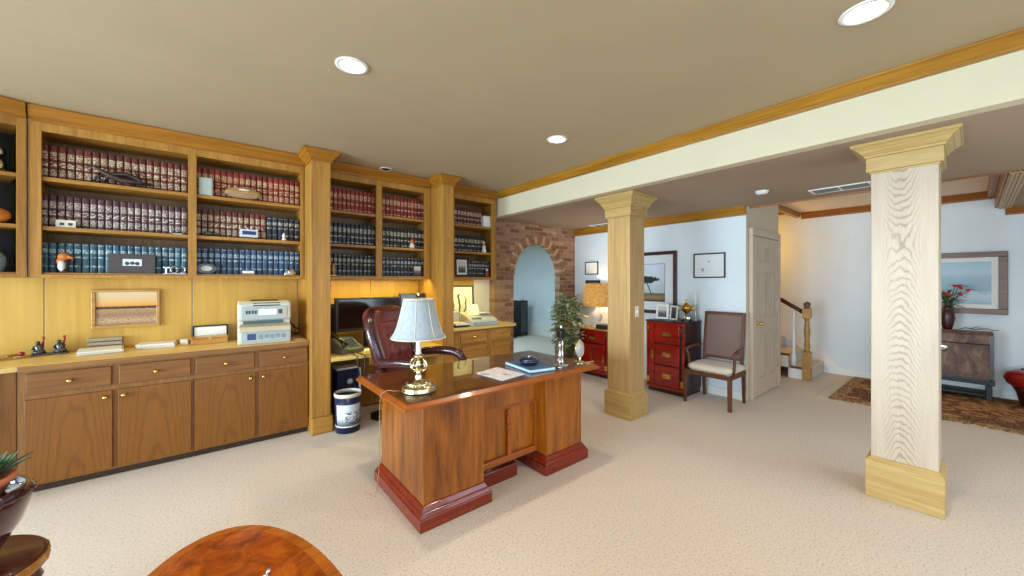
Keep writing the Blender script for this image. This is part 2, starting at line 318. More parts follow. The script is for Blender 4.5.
# ------------------------------------------------------------------ geometry helpers
class MB:
    def __init__(self): self.v = []; self.f = []; self.mi = []; self.sm = []
    def add(self, vs, fs, mi=0, smooth=False, xf=None):
        o = len(self.v)
        for p in vs:
            p = Vector(p)
            if xf is not None: p = xf @ p
            self.v.append(p)
        for f in fs:
            self.f.append(tuple(o + i for i in f)); self.mi.append(mi); self.sm.append(smooth)
        return self
    def box(self, x0, x1, y0, y1, z0, z1, mi=0, xf=None):
        vs = [(x0, y0, z0), (x1, y0, z0), (x1, y1, z0), (x0, y1, z0), (x0, y0, z1), (x1, y0, z1), (x1, y1, z1), (x0, y1, z1)]
        fs = [(0, 3, 2, 1), (4, 5, 6, 7), (0, 1, 5, 4), (1, 2, 6, 5), (2, 3, 7, 6), (3, 0, 4, 7)]
        return self.add(vs, fs, mi, False, xf)
    def frustum(self, a, b, z0, z1, mi=0):
        """a, b = (x0, x1, y0, y1) rectangles at z0 and z1"""
        vs = [(a[0], a[2], z0), (a[1], a[2], z0), (a[1], a[3], z0), (a[0], a[3], z0), (b[0], b[2], z1), (b[1], b[2], z1), (b[1], b[3], z1), (b[0], b[3], z1)]
        return self.add(vs, [(0, 3, 2, 1), (4, 5, 6, 7), (0, 1, 5, 4), (1, 2, 6, 5), (2, 3, 7, 6), (3, 0, 4, 7)], mi)
    def lathe(self, prof, c=(0, 0, 0), seg=24, mi=0, smooth=True, xf=None, sx=1.0, sy=1.0):
        vs = []; fs = []; rings = []
        closed = len(prof) > 3 and abs(prof[0][0] - prof[-1][0]) < 1e-6 and abs(prof[0][1] - prof[-1][1]) < 1e-6 and prof[0][0] > 1e-5
        pp = prof[:-1] if closed else prof
        for r, z in pp:
            if r <= 1e-5:
                rings.append([len(vs)] * seg); vs.append((c[0], c[1], c[2] + z)); continue
            rings.append(list(range(len(vs), len(vs) + seg)))
            for i in range(seg):
                a = 2 * PI * i / seg
                vs.append((c[0] + r * sx * math.cos(a), c[1] + r * sy * math.sin(a), c[2] + z))
        if closed: rings.append(rings[0])
        n = len(rings)
        for j in range(n - 1):
            for i in range(seg):
                k2 = (i + 1) % seg
                q = [rings[j][i], rings[j][k2], rings[j + 1][k2], rings[j + 1][i]]
                q = [v for t, v in enumerate(q) if v not in q[:t]]
                if len(q) > 2: fs.append(tuple(q))
        if not closed and pp[0][0] > 1e-5: fs.append(tuple(reversed(rings[0])))
        if not closed and pp[-1][0] > 1e-5: fs.append(tuple(rings[-1]))
        return self.add(vs, fs, mi, smooth, xf)
    def tube(self, pts, rad, seg=8, mi=0, xf=None, smooth=True):
        pts = [Vector(p) for p in pts]; n = len(pts)
        rs = rad if isinstance(rad, (list, tuple)) else [rad] * n
        vs = []; fs = []
        prev = None
        for i, p in enumerate(pts):
            d = (pts[min(i + 1, n - 1)] - pts[max(i - 1, 0)]).normalized()
            if prev is None:
                u = d.orthogonal().normalized()
            else:
                u = (prev - d * prev.dot(d)); u = u.normalized() if u.length > 1e-6 else d.orthogonal().normalized()
            prev = u; w = d.cross(u)
            for j in range(seg):
                a = 2 * PI * j / seg
                vs.append(p + (u * math.cos(a) + w * math.sin(a)) * rs[i])
        for i in range(n - 1):
            for j in range(seg):
                k2 = (j + 1) % seg
                fs.append((i * seg + j, i * seg + k2, (i + 1) * seg + k2, (i + 1) * seg + j))
        fs.append(tuple(reversed(range(seg)))); fs.append(tuple((n - 1) * seg + j for j in range(seg)))
        return self.add(vs, fs, mi, smooth, xf)
    def prism(self, poly, lo, hi, axis='Z', mi=0, xf=None, smooth=False):
        """poly in the two other axes (in order), extruded from lo to hi along axis"""
        def P(a, b, t):
            return {'Z': (a, b, t), 'Y': (a, t, b), 'X': (t, a, b)}[axis]
        n = len(poly)
        vs = [P(a, b, lo) for a, b in poly] + [P(a, b, hi) for a, b in poly]
        fs = [tuple(reversed(range(n))), tuple(range(n, 2 * n))]
        o = len(self.v)
        self.add(vs, fs, mi, False, xf)
        for i in range(n):
            j = (i + 1) % n
            self.f.append((o + i, o + j, o + n + j, o + n + i)); self.mi.append(mi); self.sm.append(smooth)
        return self
    def ball(self, c, r, seg=16, rings=10, mi=0, sc=(1, 1, 1), xf=None):
        prof = [(math.sin(PI * i / rings), -math.cos(PI * i / rings)) for i in range(rings + 1)]
        prof[0] = (0, -1); prof[-1] = (0, 1)
        m = Matrix.Translation(c) @ Matrix.Diagonal((r * sc[0], r * sc[1], r * sc[2], 1))
        if xf is not None: m = xf @ m
        return self.lathe(prof, (0, 0, 0), seg, mi, True, m)
    def build(self, name, mats, parent=None, world=True, bevel=0.0, subsurf=0, seg=2, origin=None):
        if not isinstance(mats, (list, tuple)): mats = [mats]
        vs = self.v
        off = Vector((0, 0, 0))
        if parent is not None and world and parent.name in ROOTS:
            inv = ROOTS[parent.name].inverted(); vs = [inv @ p for p in vs]
        if origin is not None:
            off = Vector(origin)
            if parent is not None and world and parent.name in ROOTS: off = ROOTS[parent.name].inverted() @ off
            vs = [p - off for p in vs]
        me = bpy.data.meshes.new(name)
        me.from_pydata([tuple(p) for p in vs], [], self.f)
        for m in mats: me.materials.append(m)
        for p, i, s in zip(me.polygons, self.mi, self.sm): p.material_index = min(i, len(mats) - 1); p.use_smooth = s
        bm = bmesh.new(); bm.from_mesh(me)
        bmesh.ops.recalc_face_normals(bm, faces=bm.faces); bm.to_mesh(me); bm.free()
        o = bpy.data.objects.new(name, me); COL.objects.link(o)
        o.location = off
        if parent is not None:
            o.parent = parent
            if parent.name in ROOTS: ROOTS[o.name] = ROOTS[parent.name] @ Matrix.Translation(off)
        else: ROOTS[o.name] = Matrix.Translation(off)
        if bevel > 0:
            bv = o.modifiers.new('Bevel', 'BEVEL'); bv.width = bevel; bv.segments = seg; bv.limit_method = 'ANGLE'; bv.angle_limit = 0.6
        if subsurf:
            sb = o.modifiers.new('Subdivision', 'SUBSURF'); sb.levels = subsurf; sb.render_levels = subsurf
        return o
ROOTS = {}
def tag(o, label, cat, group=None):
    o['label'] = label; o['category'] = cat; o['kind'] = 'thing'
    if group: o['group'] = group
    return o
def thing(name, label, cat, loc=(0, 0, 0), rz=0.0, group=None, rx=0.0):
    o = bpy.data.objects.new(name, None); COL.objects.link(o); o.empty_display_size = 0.05
    o.location = loc; o.rotation_euler = (rx, 0, rz)
    ROOTS[o.name] = Matrix.Translation(loc) @ Euler((rx, 0, rz)).to_matrix().to_4x4()
    return tag(o, label, cat, group)
def struct(name, mb, mats, bevel=0.0):
    o = mb.build(name, mats, None, True, bevel); o['kind'] = 'structure'; return o
def rot(c, rz=0.0, rx=0.0, ry=0.0):
    return Matrix.Translation(c) @ Euler((rx, ry, rz)).to_matrix().to_4x4()
def box(*a): return MB().box(*a)

# ------------------------------------------------------------------ the room
ZC, ZL, ZT = 2.71, 2.38, 2.60          # main ceiling, low ceiling, tray ceiling
YB, YK = 4.62, 4.48                    # back wall, brick face
struct('floor', box(-5.2, 7.9, -2.6, 9.4, -0.1, 0), M['carpet'])
struct('ceiling', box(-5.2, 3.30, -2.6, 4.74, ZC, ZC + 0.1), M['ceil'])
c = MB(); c.box(3.30, 5.22, -2.6, 4.6, ZL, ZC + 0.1); c.box(5.22, 7.82, -2.6, -0.2, ZL, ZC + 0.1)
struct('ceiling_low', c, M['ceil_low'])
struct('ceiling_upper', box(5.22, 7.82, -0.2, 1.80, ZT, ZT + 0.1), M['tray'])
struct('ceiling_far', box(5.0, 7.82, 1.80, 5.2, 2.78, 2.88), M['ceil_low'])
struct('beam', box(3.20, 3.30, -2.6, YK + 0.02, ZL, ZC + 0.1), M['cream'])
struct('wall_north', box(-5.2, 3.30, YB, YB + 0.12, 0, ZC), M['wall'])
# brick wall with arch
ax, ar, asp = 4.19, 0.515, 1.565
poly = [(3.28, 0), (ax - ar, 0), (ax - ar, asp)] + [(ax - ar * math.cos(PI * i / 20), asp + ar * math.sin(PI * i / 20)) for i in range(1, 20)] + [(ax + ar, asp), (ax + ar, 0), (5.09, 0), (5.09, ZL), (3.28, ZL)]
def arch_wall():
    m = MB(); n = 24; top = ZL
    # outline as vertical strips so the faces stay simple
    m.box(3.30, ax - ar, YK, YK + 0.12, 0, top); m.box(ax + ar, 5.09, YK, YK + 0.12, 0, top)
    for i in range(n):
        a0, a1 = PI * i / n, PI * (i + 1) / n
        x0, x1 = ax - ar * math.cos(a0), ax - ar * math.cos(a1); z0, z1 = asp + ar * math.sin(a0), asp + ar * math.sin(a1)
        m.add([(x0, YK, z0), (x1, YK, z1), (x1, YK, top), (x0, YK, top), (x0, YK + .12, z0), (x1, YK + .12, z1), (x1, YK + .12, top), (x0, YK + .12, top)],
              [(0, 1, 2, 3), (7, 6, 5, 4), (0, 4, 5, 1)])
    return m
wb = struct('wall_brick', arch_wall(), M['brick'])
av = MB(); nb = 31
for i in range(nb):
    a = PI * (i + 0.5) / nb; L = 0.125 if i % 2 else 0.115
    xf = Matrix.Translation((ax, YK, asp)) @ Euler((0, PI / 2 - a, 0)).to_matrix().to_4x4()
    av.box(-0.0225, 0.0225, -0.012 - 0.004 * (i % 3), 0.115, ar - 0.012, ar + L, i % 3 == 1, xf)
av.build('arch_brick', [M['brick_a'], M['brick_b']], wb, True, 0.004)
struct('wall_picture', box(5.09, 5.21, 1.7405, YK + 0.24, 0, ZC), M['wall'])
# wall with door: opening X 5.30..6.14, Z 0..2.02
dw = MB(); dw.box(5.092, 5.2105, 1.735, 1.74, 0, ZC); dw.box(5.2105, 5.235, 1.735, 1.855, 0, ZC); dw.box(6.16, 6.29, 1.735, 1.855, 0, 2.78); dw.box(5.235, 6.16, 1.735, 1.855, 2.045, 2.78)
struct('wall_door', dw, M['wall_shaded'])
struct('wall_closet', box(6.19, 6.29, 1.855, 4.9, 0, 2.78), M['wall_shaded'])
struct('wall_stair', box(7.70, 7.82, -2.6, 9.4, 0, 2.88), M['wall'])
struct('wall_stairwell', box(6.19, 7.70, 4.9, 5.0, 0, 2.88), M['wall_shaded'])
# room beyond the arch
struct('wall_hall', box(7.0, 7.1, YK + 0.62, 9.3, 0, 2.6), M['wall'])
struct('wall_hall_back', box(2.0, 7.1, 8.9, 9.0, 0, 2.6), M['wall'])
struct('wall_hall_side', box(2.0, 2.1, 4.74, 8.9, 0, 2.6), M['wall'])
struct('ceiling_hall', box(2.0, 7.1, 4.62, 9.0, 2.45, 2.55), M['ceil'])
struct('baseboard_hall', box(6.96, 6.999, 5.2, 8.9, 0, 0.34), M['white'], 0.01)
# walls behind the camera, with windows
def window_wall(name, axis, at, lo, hi, wins, t=0.12, zs=(0.1, 2.15), top=ZC):
    m = MB()
    def b(u0, u1, z0, z1):
        if axis == 'X': m.box(at - t, at, u0, u1, z0, z1)
        else: m.box(u0, u1, at - t, at, z0, z1)
    u = lo
    for w0, w1 in wins:
        b(u, w0, 0, top); b(w0, w1, 0, zs[0]); b(w0, w1, zs[1], top); u = w1
    b(u, hi, 0, top)
    struct(name, m, M['wall'])
WW = [(-1.4, 0.1), (0.4, 1.9), (2.2, 3.9)]
window_wall('wall_west', 'X', -5.08, -2.6, 4.74, WW)
WS = [(-1.6, 0.6), (1.2, 3.0), (3.4, 4.8)]
window_wall('wall_south', 'Y', -2.48, -5.2, 7.82, WS, zs=(0.3, 2.2))
nwin = 0
for axis, at, wins, z0, z1 in (('X', -5.10, WW, 0.1, 2.15), ('Y', -2.50, WS, 0.3, 2.2)):
    for w0, w1 in wins:
        nwin += 1; m = MB(); e = 0.05; mid = (w0 + w1) / 2
        for u0, u1, a0, a1 in ((w0, w0 + e, z0, z1), (w1 - e, w1, z0, z1), (w0 + e, w1 - e, z0, z0 + e), (w0 + e, w1 - e, z1 - e, z1), (mid - .02, mid + .02, z0 + e, z1 - e)):
            if axis == 'X': m.box(at - .07, at - .02, u0, u1, a0, a1)
            else: m.box(u0, u1, at - .07, at - .02, a0, a1)
        struct('window_%d' % nwin, m, M['white'], 0.004)

# crowns and boards (structure)
def crown_y(name, x, z, d, h, y0, y1, mat, s=-1):
    """crown along Y at wall face x, top at z, projecting d toward s"""
    p = [(x, z), (x + s * d, z), (x + s * d, z - h * 0.14), (x + s * d * 0.78, z - h * 0.3), (x + s * d * 0.42, z - h * 0.62), (x + s * d * 0.2, z - h * 0.8), (x + s * d * 0.2, z - h), (x, z - h)]
    m = MB(); vs = [(a, y0, b) for a, b in p] + [(a, y1, b) for a, b in p]; n = len(p)
    m.add(vs, [tuple(range(n)), tuple(range(n, 2 * n))] + [(i, (i + 1) % n, n + (i + 1) % n, n + i) for i in range(n)])
    return struct(name, m, mat, 0.002)
crown_y('trim_1', 3.20, ZC, 0.075, 0.085, -2.6, 4.20, M['crown'])
crown_y('trim_2', 5.09, ZL, 0.06, 0.115, 1.735, YK, M['crown'])
crown_y('trim_3', 7.70, ZT, 0.07, 0.10, -0.2, 1.80, M['crown_red'])
crown_y('trim_4', 7.70, ZL, 0.06, 0.10, -2.6, -0.26, M['crown_red'])
crown_y('trim_5', 7.70, 2.74, 0.07, 0.13, 1.80, 4.9, M['crown'])
struct('trim_6', box(5.20, 5.232, -0.2, 1.735, ZL - 0.014, ZL + 0.02), M['crown_red'])
m = MB(); m.box(5.235, 7.69, -0.199, -0.18, ZL, ZT - .001, 0); m.box(5.235, 7.63, -0.18, -0.12, ZL + .14, ZT - .001, 0)
struct('trim_7', m, M['crown_x'], 0.004)
m = MB()
for i in range(4): m.box(5.235, 7.62, -0.30 + i * 0.024, -0.282 + i * 0.024, ZL - 0.022 - 0.005 * (i % 2), ZL - 0.001)
m.box(5.235, 7.62, -0.305, -0.2, ZL - 0.016, ZL - 0.001)
struct('trim_8', m, M['column_level'], 0.002)
struct('trim_9', box(6.29, 7.62, 1.80, 1.86, ZT - 0.08, 2.77), M['crown_x'], 0.004)
struct('baseboard_east', box(7.675, 7.699, -2.5, 1.45, 0, 0.11), M['white'], 0.004)
struct('baseboard_picture', box(5.068, 5.089, 1.735, YK, 0, 0.10), M['white'], 0.004)
# door
d = box(5.262, 6.130, 1.70, 1.74, 0.012, 2.02).build('door_1', M['door'], None, True, 0.003); d['kind'] = 'structure'
DX0, DX1 = 5.262, 6.130
cw = (DX1 - DX0)
for (u0, u1) in ((0.13, 0.46), (0.54, 0.87)):
    for (z0, z1) in ((0.22, 0.82), (0.98, 1.58), (1.70, 1.90)):
        x0, x1 = DX0 + u0 * cw, DX0 + u1 * cw
        p = MB(); t = 0.022
        p.box(x0, x1, 1.690, 1.699, z0, z0 + t); p.box(x0, x1, 1.690, 1.699, z1 - t, z1); p.box(x0, x0 + t, 1.690, 1.699, z0 + t, z1 - t); p.box(x1 - t, x1, 1.690, 1.699, z0 + t, z1 - t)
        p.frustum((x0 + .045, x1 - .045, 1.693, 1.699), (x0 + .045, x1 - .045, 1.693, 1.699), z0 + .045, z1 - .045)
        p.build('door_panel', M['door'], d, True, 0.003)
MB().lathe([(0.026, 0), (0.026, 0.006), (0.011, 0.01), (0.011, 0.03), (0.026, 0.04), (0.028, 0.055), (0.018, 0.066), (0, 0.068)], seg=16, xf=rot((5.345, 1.699, 0.93), rx=PI / 2)).build('door_knob', M['brass'], d)['label'] = 'round brass door knob'
for z in (0.28, 1.08, 1.84):
    MB().box(6.118, 6.138, 1.690, 1.6995, z, z + 0.09).build('hinge', M['silver'], d)
m = MB(); m.box(5.165, 5.255, 1.690, 1.734, 0, 2.025); m.box(6.140, 6.225, 1.690, 1.734, 0, 2.025); m.box(5.165, 6.225, 1.690, 1.734, 2.0255, 2.12)
struct('trim_10', m, M['door'], 0.006)
struct('baseboard_door', box(6.226, 6.30, 1.705, 1.734, 0, 0.13), M['door'], 0.004)

# ------------------------------------------------------------------ columns
def column(x0, x1, y0, y1, hb, inset, label, zs=2.15, sm='column', pj=.1):
    cx, cy = (x0 + x1) / 2, (y0 + y1) / 2
    t = thing('oak_column', label, 'column', (cx, cy, 0))
    b = MB(); b.box(x0, x1, y0, y1, 0.001, hb - 0.02); b.frustum((x0, x1, y0, y1), (x0 + inset, x1 - inset, y0 + inset, y1 - inset), hb - 0.02, hb)
    b.build('base', M['column_level'], t, True, 0.003)
    sx0, sx1, sy0, sy1 = x0 + inset, x1 - inset, y0 + inset, y1 - inset
    box(sx0, sx1, sy0, sy1, hb, zs).build('shaft', M[sm], t, True, 0.004)
    k2 = MB(); e = 0.022
    k2.box(sx0 - .008, sx1 + .008, sy0 - .008, sy1 + .008, zs - .012, zs)
    k2.box(sx0 - e, sx1 + e, sy0 - e, sy1 + e, zs, zs + .095)
    hk = (2.3795 - zs - .095); zl = [zs + .095 + hk * q for q in (0, .17, .52, .76, 1)]
    for z0, z1, g0, g1 in ((zl[0], zl[1], pj * .3, pj * .36), (zl[1], zl[2], pj * .38, pj * .62), (zl[2], zl[3], pj * .66, pj * .9), (zl[3], 2.3795, pj, pj)):
        k2.frustum((sx0 - g0, sx1 + g0, sy0 - g0, sy1 + g0), (sx0 - g1, sx1 + g1, sy0 - g1, sy1 + g1), z0, z1)
    k2.build('capital', M['column_level'], t, True, 0.003)
    return t
column(3.40, 3.73, 2.235, 2.565, 0.28, 0.026, 'square oak column with a light switch, standing between the desk and the red chest', sm='column_plain')
column(3.48, 3.825, 0.104, 0.460, 0.27, 0.025, 'square pale oak column with bold arched grain, beside the patterned rug', zs=2.195, pj=.095)
sw = thing('light_switch', 'white light switch plate on the side of the oak column behind the desk', 'light switch', (3.555, 2.2605, 1.135))
MB().box(-.034, .034, -.007, -.0006, -.058, .058).build('plate', M['outlet'], sw, False, 0.003)
MB().box(-.008, .008, -.014, -.007, -.014, .014).build('toggle', M['white'], sw, False, 0.002)

# ------------------------------------------------------------------ built-in bookcases
YF = 4.25
SH = (1.52, 1.86, 2.22)                # shelf tops
DR = PI / 9
def upper(label, x0, x1, bays, zt=2.545, dark=False, c0=None, c1=None, loc=None, rz=0.0):
    """face frame cabinet: bays = list of (x0, x1) openings"""
    t = thing('wall_bookcase', label, 'bookcase', loc if loc else ((x0 + x1) / 2, YF, 1.48), rz)
    w = loc is None
    yf, yb = (YF, YB - .002) if w else (0, 0.36)
    z0 = 1.48 if w else 0.0; dz = 0 if w else -1.48
    f = MB(); zt += dz
    f.box(x0, bays[0][0], yf, yf + .02, z0, ZC - .004 + dz)
    for a, b2 in zip(bays[:-1], bays[1:]): f.box(a[1], b2[0], yf, yf + .02, z0, ZC - .004 + dz)
    f.box(bays[-1][1], x1, yf, yf + .02, z0, ZC - .004 + dz)
    for a in bays:
        f.box(a[0], a[1], yf, yf + .02, z0, 1.505 + dz); f.box(a[0], a[1], yf, yf + .02, zt, ZC - .004 + dz)
    f.build('face_frame', M['oak_v'], t, w, 0.002)
    box(x0, x1, yb - .012, yb, 1.50 + dz, ZC - .004 + dz).build('back_panel', M['case_shaded'] if dark else M['case_back'], t, w)
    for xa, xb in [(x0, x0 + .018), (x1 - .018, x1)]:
        box(xa, xb, yf + .02, yb - .012, 1.485 + dz, ZC - .004 + dz).build('end_panel', M['case_shaded'] if dark else M['oak_v'], t, w)
    if c0 is not None: box(x0 - .0125, x0 - .0005, yf + .034, yf + .2, 1.485 + dz, ZC - .004 + dz).build('corner_filler', M['oak_v'], t, w)
    for a, b2 in zip(bays[:-1], bays[1:]):
        xm = (a[1] + b2[0]) / 2; box(xm - .01, xm + .01, yf + .02, yb - .012, 1.52 + dz, zt + dz + .001 - dz).build('divider', M['oak_v'], t, w)
    box(x0 + .018, x1 - .018, yf + .02, yb - .012, 1.502 + dz, 1.519 + dz).build('bottom_panel', M['oak_x'], t, w)
    box(x0 + .018, x1 - .018, yf + .02, yb - .012, zt + .012, zt + .03).build('top_panel', M['oak_x'], t, w)
    for a in bays:
        xa, xb = a[0] - .008, a[1] + .008
        for zs in SH[1:]:
            box(max(xa, x0 + .019), min(xb, x1 - .019), yf + .021, yb - .013, zs - .03 + dz, zs - .001 + dz).build('shelf', M['oak_x'], t, w, 0.003)
    cm = MB(); d = 0.075; zz = ZC - .003 + dz; h = 0.1
    p = [(yf, zz), (yf - d, zz), (yf - d, zz - .014), (yf - d * .8, zz - .03), (yf - d * .4, zz - .065), (yf - d * .2, zz - .08), (yf - d * .2, zz - h), (yf, zz - h)]
    cm.prism(p, x0, x1, 'X'); t15 = math.tan(DR / 2)
    for q in cm.v:
        if c0 is not None and abs(q.x - x0) < 1e-6: q.x += (yf - q.y) * t15 + .001
        if c1 is not None and abs(q.x - x1) < 1e-6: q.x -= (yf - q.y) * t15
    cm.build('crown_molding', M['crown_x'], t, w, 0.002)
    return t
upper('wide two-bay oak bookcase above the sunset picture and the printer', -0.998, 0.752, [(-0.935, -0.133), (-0.076, 0.722)], c0=-0.962)
upper('two-bay oak bookcase above the computer monitor, between the two pilasters', 0.930, 2.144, [(0.992, 1.478), (1.546, 2.066)])
upper('narrow single-bay oak bookcase above the fax machine, next to the brick arch', 2.298, 3.17, [(2.49, 3.085)])
DR = PI / 9
DP = (-0.9950, 4.238)                 # corner where the angled unit starts; it runs down-left at 45 degrees
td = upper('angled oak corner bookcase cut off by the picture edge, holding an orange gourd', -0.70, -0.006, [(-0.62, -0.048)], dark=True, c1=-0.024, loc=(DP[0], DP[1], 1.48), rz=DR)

# pilasters
def pilaster(x0, x1, label, be=.018):
    t = thing('oak_pilaster', label, 'pilaster', ((x0 + x1) / 2, 4.2, 0))
    m = MB(); m.box(x0, x1, 3.93, YB - .002, .16, 2.705); m.build('shaft', M['oak_v'], t, True, 0.004)
    m = MB(); m.box(x0 - .004, x1 + be, 3.905, YB - .002, .001, .16); m.build('base', M['oak_x'], t, True, 0.012)
    m = MB()
    for z0, z1, g0, g1 in ((2.60, 2.625, .012, .014), (2.625, 2.66, .018, .045), (2.66, 2.69, .05, .07), (2.69, 2.706, .078, .078)):
        m.frustum((x0 - g0, x1 + g0, 3.93 - g0, 4.172), (x0 - g1, x1 + g1, 3.93 - g1, 4.172), z0, z1)
    m.build('capital', M['crown_x'], t, True, 0.002)
    return t
pilaster(0.757, 0.925, 'tall oak pilaster beside the navy wastebasket')
pilaster(2.150, 2.292, 'tall oak pilaster between the computer desk and the fax machine', .004)

# wall paneling under the bookcases
m = MB()
for a, b2 in ((-1.6, -1.0), (-1.0, -0.115), (-0.110, 0.755)): m.box(a + .002, b2 - .002, YB - .014, YB - .001, 0.886, 1.50)
for a, b2 in ((0.927, 1.53), (1.532, 2.148)): m.box(a + .002, b2 - .002, YB - .014, YB - .001, 0.0, 1.50)
m.box(2.294, 3.02, YB - .014, YB - .001, 0.886, 1.50)
wp = struct('wall_paneling', m, M['panel'], 0.003)
struct('wall_patch', box(3.02, 3.30, YB - .02, YB - .001, 0, 1.50), M['white'])

# under-cabinet strip fixtures with their lamps
def area(name, loc, rotation, size, sy, power, col, spread=PI):
    L = bpy.data.lights.new(name, 'AREA'); L.shape = 'RECTANGLE'; L.size = size; L.size_y = sy; L.energy = power; L.color = col; L.spread = spread
    o = bpy.data.objects.new(name, L); COL.objects.link(o); o.location = loc; o.rotation_euler = rotation; return o
for (x0, x1, lab, pw) in ((-0.9, 0.7, 'slim under-cabinet tube light over the long oak counter', .95), (1.0, 2.08, 'slim under-cabinet tube light over the computer monitor', 7), (2.42, 3.05, 'slim under-cabinet tube light over the fax machine', 3.2)):
    t = thing('strip_light', lab, 'light', ((x0 + x1) / 2, 4.30, 1.5015))
    MB().box(x0, x1, 4.272, 4.33, 1.4992, 1.5014).build('mounting_housing', M['white'], t)
    MB().tube([(x0 + .03, 4.315, 1.4972), (x1 - .03, 4.315, 1.4972)], .0018, 8).build('tube', M['tube'], t)
    area('strip_lamp', ((x0 + x1) / 2, 4.287, 1.4982), (0.0, 0, 0), x1 - x0, 0.022, pw, (1.0, 0.88, 0.22))

# ------------------------------------------------------------------ base cabinets
def knob(p, name='knob', parent=None, s=1.0, world=True, rz=0.0):
    return MB().lathe([(0.012 * s, 0), (0.012 * s, .003 * s), (0.006 * s, .006 * s), (0.006 * s, .014 * s), (0.015 * s, .02 * s), (0.016 * s, .027 * s), (0.009 * s, .033 * s), (0, .034 * s)], seg=14, xf=rot(p, rz=rz) @ Euler((PI / 2, 0, 0)).to_matrix().to_4x4()).build(name, M['brass'], parent, world)
def base_cab(label, x0, x1, cols, yf=4.045, yb=YB - .004, zt=0.849, dr=(0.685, 0.825), dd=(0.07, 0.648), loc=None, rz=0.0, light=False):
    t = thing('base_cabinet', label, 'cabinet', loc if loc else ((x0 + x1) / 2, yf, 0), rz); w = loc is None
    if not w: yf = 0.0; yb = 0.5
    b = MB(); b.box(x0, x1, yf, yf + .02, .055, zt); b.box(x0, x0 + .018, yf + .02, yb, .055, zt); b.box(x1 - .018, x1, yf + .02, yb, .055, zt)
    b.box(x0 + .018, x1 - .018, yb - .012, yb, .055, zt); b.box(x0 + .018, x1 - .018, yf + .02, yb - .012, .055, .075)
    b.build('carcass', M['oak_v'] if light else M['oak_base_v'], t, w, 0.002)
    if w and x0 < -.9: box(x0 - .0165, x0 - .0005, yf + .05, yf + .2, .055, zt).build('corner_filler', M['oak_v'], t)
    box(x0, x1, yf + .035, yb, .001, .055).build('toe_kick', M['oak_dark'], t, w)
    y = yf - .02
    for a, c2, side in cols:
        o = MB(); o.box(a, c2, y, yf - .0005, dr[0], dr[1]).build('drawer', M['oak_light'] if light else M['oak_drawer'], t, w, 0.004)
        dobj = COL.objects[-1]
        knob(((a + c2) / 2, y, (dr[0] + dr[1]) / 2), 'knob', dobj, world=w)
        cx = (a + c2) / 2
        o = MB(); o.box(a - .006, c2 + .006, y, yf - .0005, dd[0], dd[1])
        dobj = o.build('door', M['oak_light'] if light else M['oak_door'], t, w, 0.004, origin=(cx, y, 0.36))
        kx = c2 - .028 if side == 'R' else a + .028
        if w: knob((kx, y, dd[1] - .045), 'knob', dobj)
        else: knob((kx - cx, 0, dd[1] - .045 - .36), 'knob', dobj, world=False)
    return t
base_cab('oak base cabinet with two drawers and two doors below the sunset picture', -0.994, -0.0895, [(-0.955, -0.556, 'R'), (-0.516, -0.110, 'L')])
base_cab('oak base cabinet with two drawers and two doors below the printer', -0.0885, 0.750, [(-0.078, 0.322, 'R'), (0.362, 0.742, 'L')])
base_cab('small oak base cabinet under the fax machine beside the brick arch', 2.298, 3.235, [(2.425, 2.815, 'R'), (2.895, 3.20, 'L')], yf=4.0, yb=YK - .02, light=True)
base_cab('angled oak corner base cabinet under the angled bookcase, cut off by the picture edge', -0.66, -0.005, [(-0.60, -0.105, 'R')], loc=(-0.9915, 4.045, 0), rz=DR)
# worktops
m = MB(); s = math.sin(DR); cs = math.cos(DR)
pA = (-0.985, 4.012)
m.prism([(pA[0], pA[1]), (0.752, 4.012), (0.752, YB - .016), (-1.6, YB - .016), (-1.95, YB - .2), (pA[0] - .70 * cs, pA[1] - .70 * s)], .850, .885, 'Z')
ctop = m.build('countertop', M['counter'], None, True, 0.004)
box(-.985, .752, 4.004, 4.0115, .846, .8835).build('front_edge', M['oak_base'], ctop, True, .002)  # darker oak than the top: the edge's shade put into its colour
tag(ctop, 'long oak countertop carrying the papers, the boats figurine and the printer', 'countertop')
tag(box(2.296, 3.29, 3.955, YK - .014, .850, .885).build('countertop', M['counter'], None, True, 0.004), 'short oak countertop under the fax machine beside the brick arch', 'countertop')
# computer desk between the pilasters
t = thing('computer_desk', 'built-in oak computer desk between the two pilasters, behind the leather chair', 'desk', (1.54, 4.2, 0))
box(.928, 2.143, 3.93, YB - .016, .67, .71).build('desktop', M['counter'], t, True, 0.004)
box(1.30, 2.143, 4.44, 4.46, .02, .669).build('modesty_panel', M['oak_v'], t)
box(1.32, 2.143, 3.99, 4.01, .58, .669).build('apron', M['oak_x'], t, True, 0.002)

